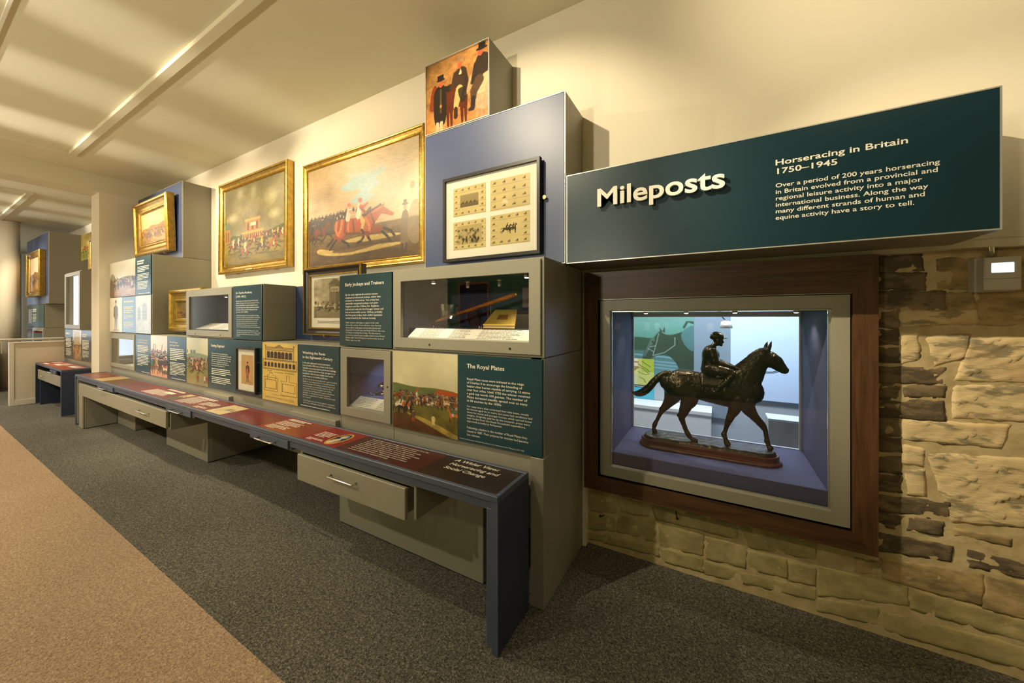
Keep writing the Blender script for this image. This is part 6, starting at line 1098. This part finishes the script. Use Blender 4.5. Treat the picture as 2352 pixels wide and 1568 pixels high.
t = thing('comic_panel', 'small yellow-green comic style panel left of the statue tail', 'wall print', (-.9, 4.95, .43)); sheet(t, pt_comic(), -1.09, -.70, .62, .965, 4.952, 'pic', 'print'); box('caption_strip', 'charcoal', t, -1.09, -.70, 4.951, 4.959, .585, .619); text(t, 'ate Racing Mac', 'cream', -.965, -.78, .609, .594, 4.9505, .02); box('cyan_print', 'cyan', t, -1.09, -.70, 4.951, 4.959, .44, .584)
t = thing('wall_print', 'plain grey-blue wall panel behind the seated jockey', 'wall print', (-.05, 4.97, .3)); box('board', mat('grey_blue_print', rgb(128, 146, 160), .6), t, -.238, .145, 4.962, 4.999, .30, 2.3)
t = thing('wall_print', 'bright pale blue wall panel behind the horse head', 'wall print', (1.0, 4.97, .56)); box('board', 'bluewall', t, .147, 2.2, 4.962, 4.999, .563, 2.5)
t = thing('gallery_bench', 'long white low bench under the green photo panel', 'bench', (-1.0, 4.7, 0)); box('seat', 'benchw', t, -2.2, -.043, 4.6, 4.95, .395, .437, b=.003); box('front', 'benchw', t, -2.19, -.05, 4.612, 4.9, 0, .394)
t = thing('gallery_plinth', 'low grey plinth with a pale blue top behind the front hoof', 'plinth', (.8, 3.9, 0)); box('body', 'greywall', t, .392, 1.5, 3.80, 4.0, 0, .612, b=.003); box('top', 'bluewall', t, .39, 1.502, 3.798, 4.002, .6125, .632, b=.002)
t = thing('spot_lamp', 'white lamp shade lit from below, above the jockey', 'lamp', (.09, 4.3, 1.4)); MB().lathe([(.052, 1.395), (.058, 1.397), (.046, 1.46), (.03, 1.468), (.004, 1.47)], .09, 4.3, 24).build('shade', 'white', t, True); MB().lathe([(.001, 1.402), (.048, 1.402)], .09, 4.3, 24).build('lens', 'bulbw', t); MB().tube([(.09, 4.3, 1.468), (.03, 4.3, 1.55), (.03, 4.3, 2.85)], .010, 8).build('stem', 'steel', t)

# ---------------------------------------------------------------- pictures on the green wall behind the viewer: they show as reflections in the glass
LABX = (-1.78, -1.2, -1.0, -.1)
for x in (-4.4, -2.4, 0.5, 1.9): spot('track_spot_light', (x, -1.3, 3.5), (x, -3.0, 1.7), 120, 80, WARM2, .6, .05)
framed('framed_painting', 'dark horse head portrait in a brown frame on the facing green wall', pt_darkhorse(), -4.98, -4.16, 1.10, 2.26, -2.999, -2.95, .05, 'oak', FLAT) if 0 else None
def wallpic(label, X0, X1, Z0, Z1, w, m, inner=None, cv=None):
    t = thing('framed_print', label, 'framed print', ((X0+X1)/2, -3.0, Z0)); mb = MB(); mb.cbox(X0, X1, -2.999, -2.975, Z0, Z0+w, .002).cbox(X0, X1, -2.999, -2.975, Z1-w, Z1, .002).cbox(X0, X0+w, -2.999, -2.975, Z0+w, Z1-w, .002).cbox(X1-w, X1, -2.999, -2.975, Z0+w, Z1-w, .002); mb.build('frame', m, t)
    if cv is not None: sheet(t, cv, X1-w, X0+w, Z0+w, Z1-w, -2.985, 'pic', 'print')
    else: box('mount', inner, t, X0+w, X1-w, -2.995, -2.985, Z0+w, Z1-w); box('sheet', 'page', t, X0+w+.05, X1-w-.05, -2.985, -2.983, Z0+w+.06, Z1-w-.06)
wallpic('dark horse head portrait on the facing green wall', -4.98, -4.16, 1.10, 2.28, .05, 'oak', cv=pt_darkhorse()); wallpic('framed notice on the facing green wall', -3.40, -3.05, 1.68, 2.14, .03, 'black', 'mount'); wallpic('wide framed sheet, lowest on the facing green wall', -3.65, -2.95, .95, 1.62, .03, 'oak', 'mount')
wallpic('upper long framed picture on the facing green wall', -.3, 1.6, 1.62, 2.3, .05, 'blkbr', cv=pt_hill(80, 30, 17))
for i, x in enumerate(LABX): box('sheet', 'card', thing('wall_label', ['white label, first from the corner on the facing green wall', 'white label, second from the corner on the facing green wall', 'white label, third from the corner on the facing green wall', 'white label, last under the long picture on the facing green wall'][i], 'label', (x, -3.0, 1.3)), x-.05, x+.05, -3.0, -2.996, 1.255, 1.40)
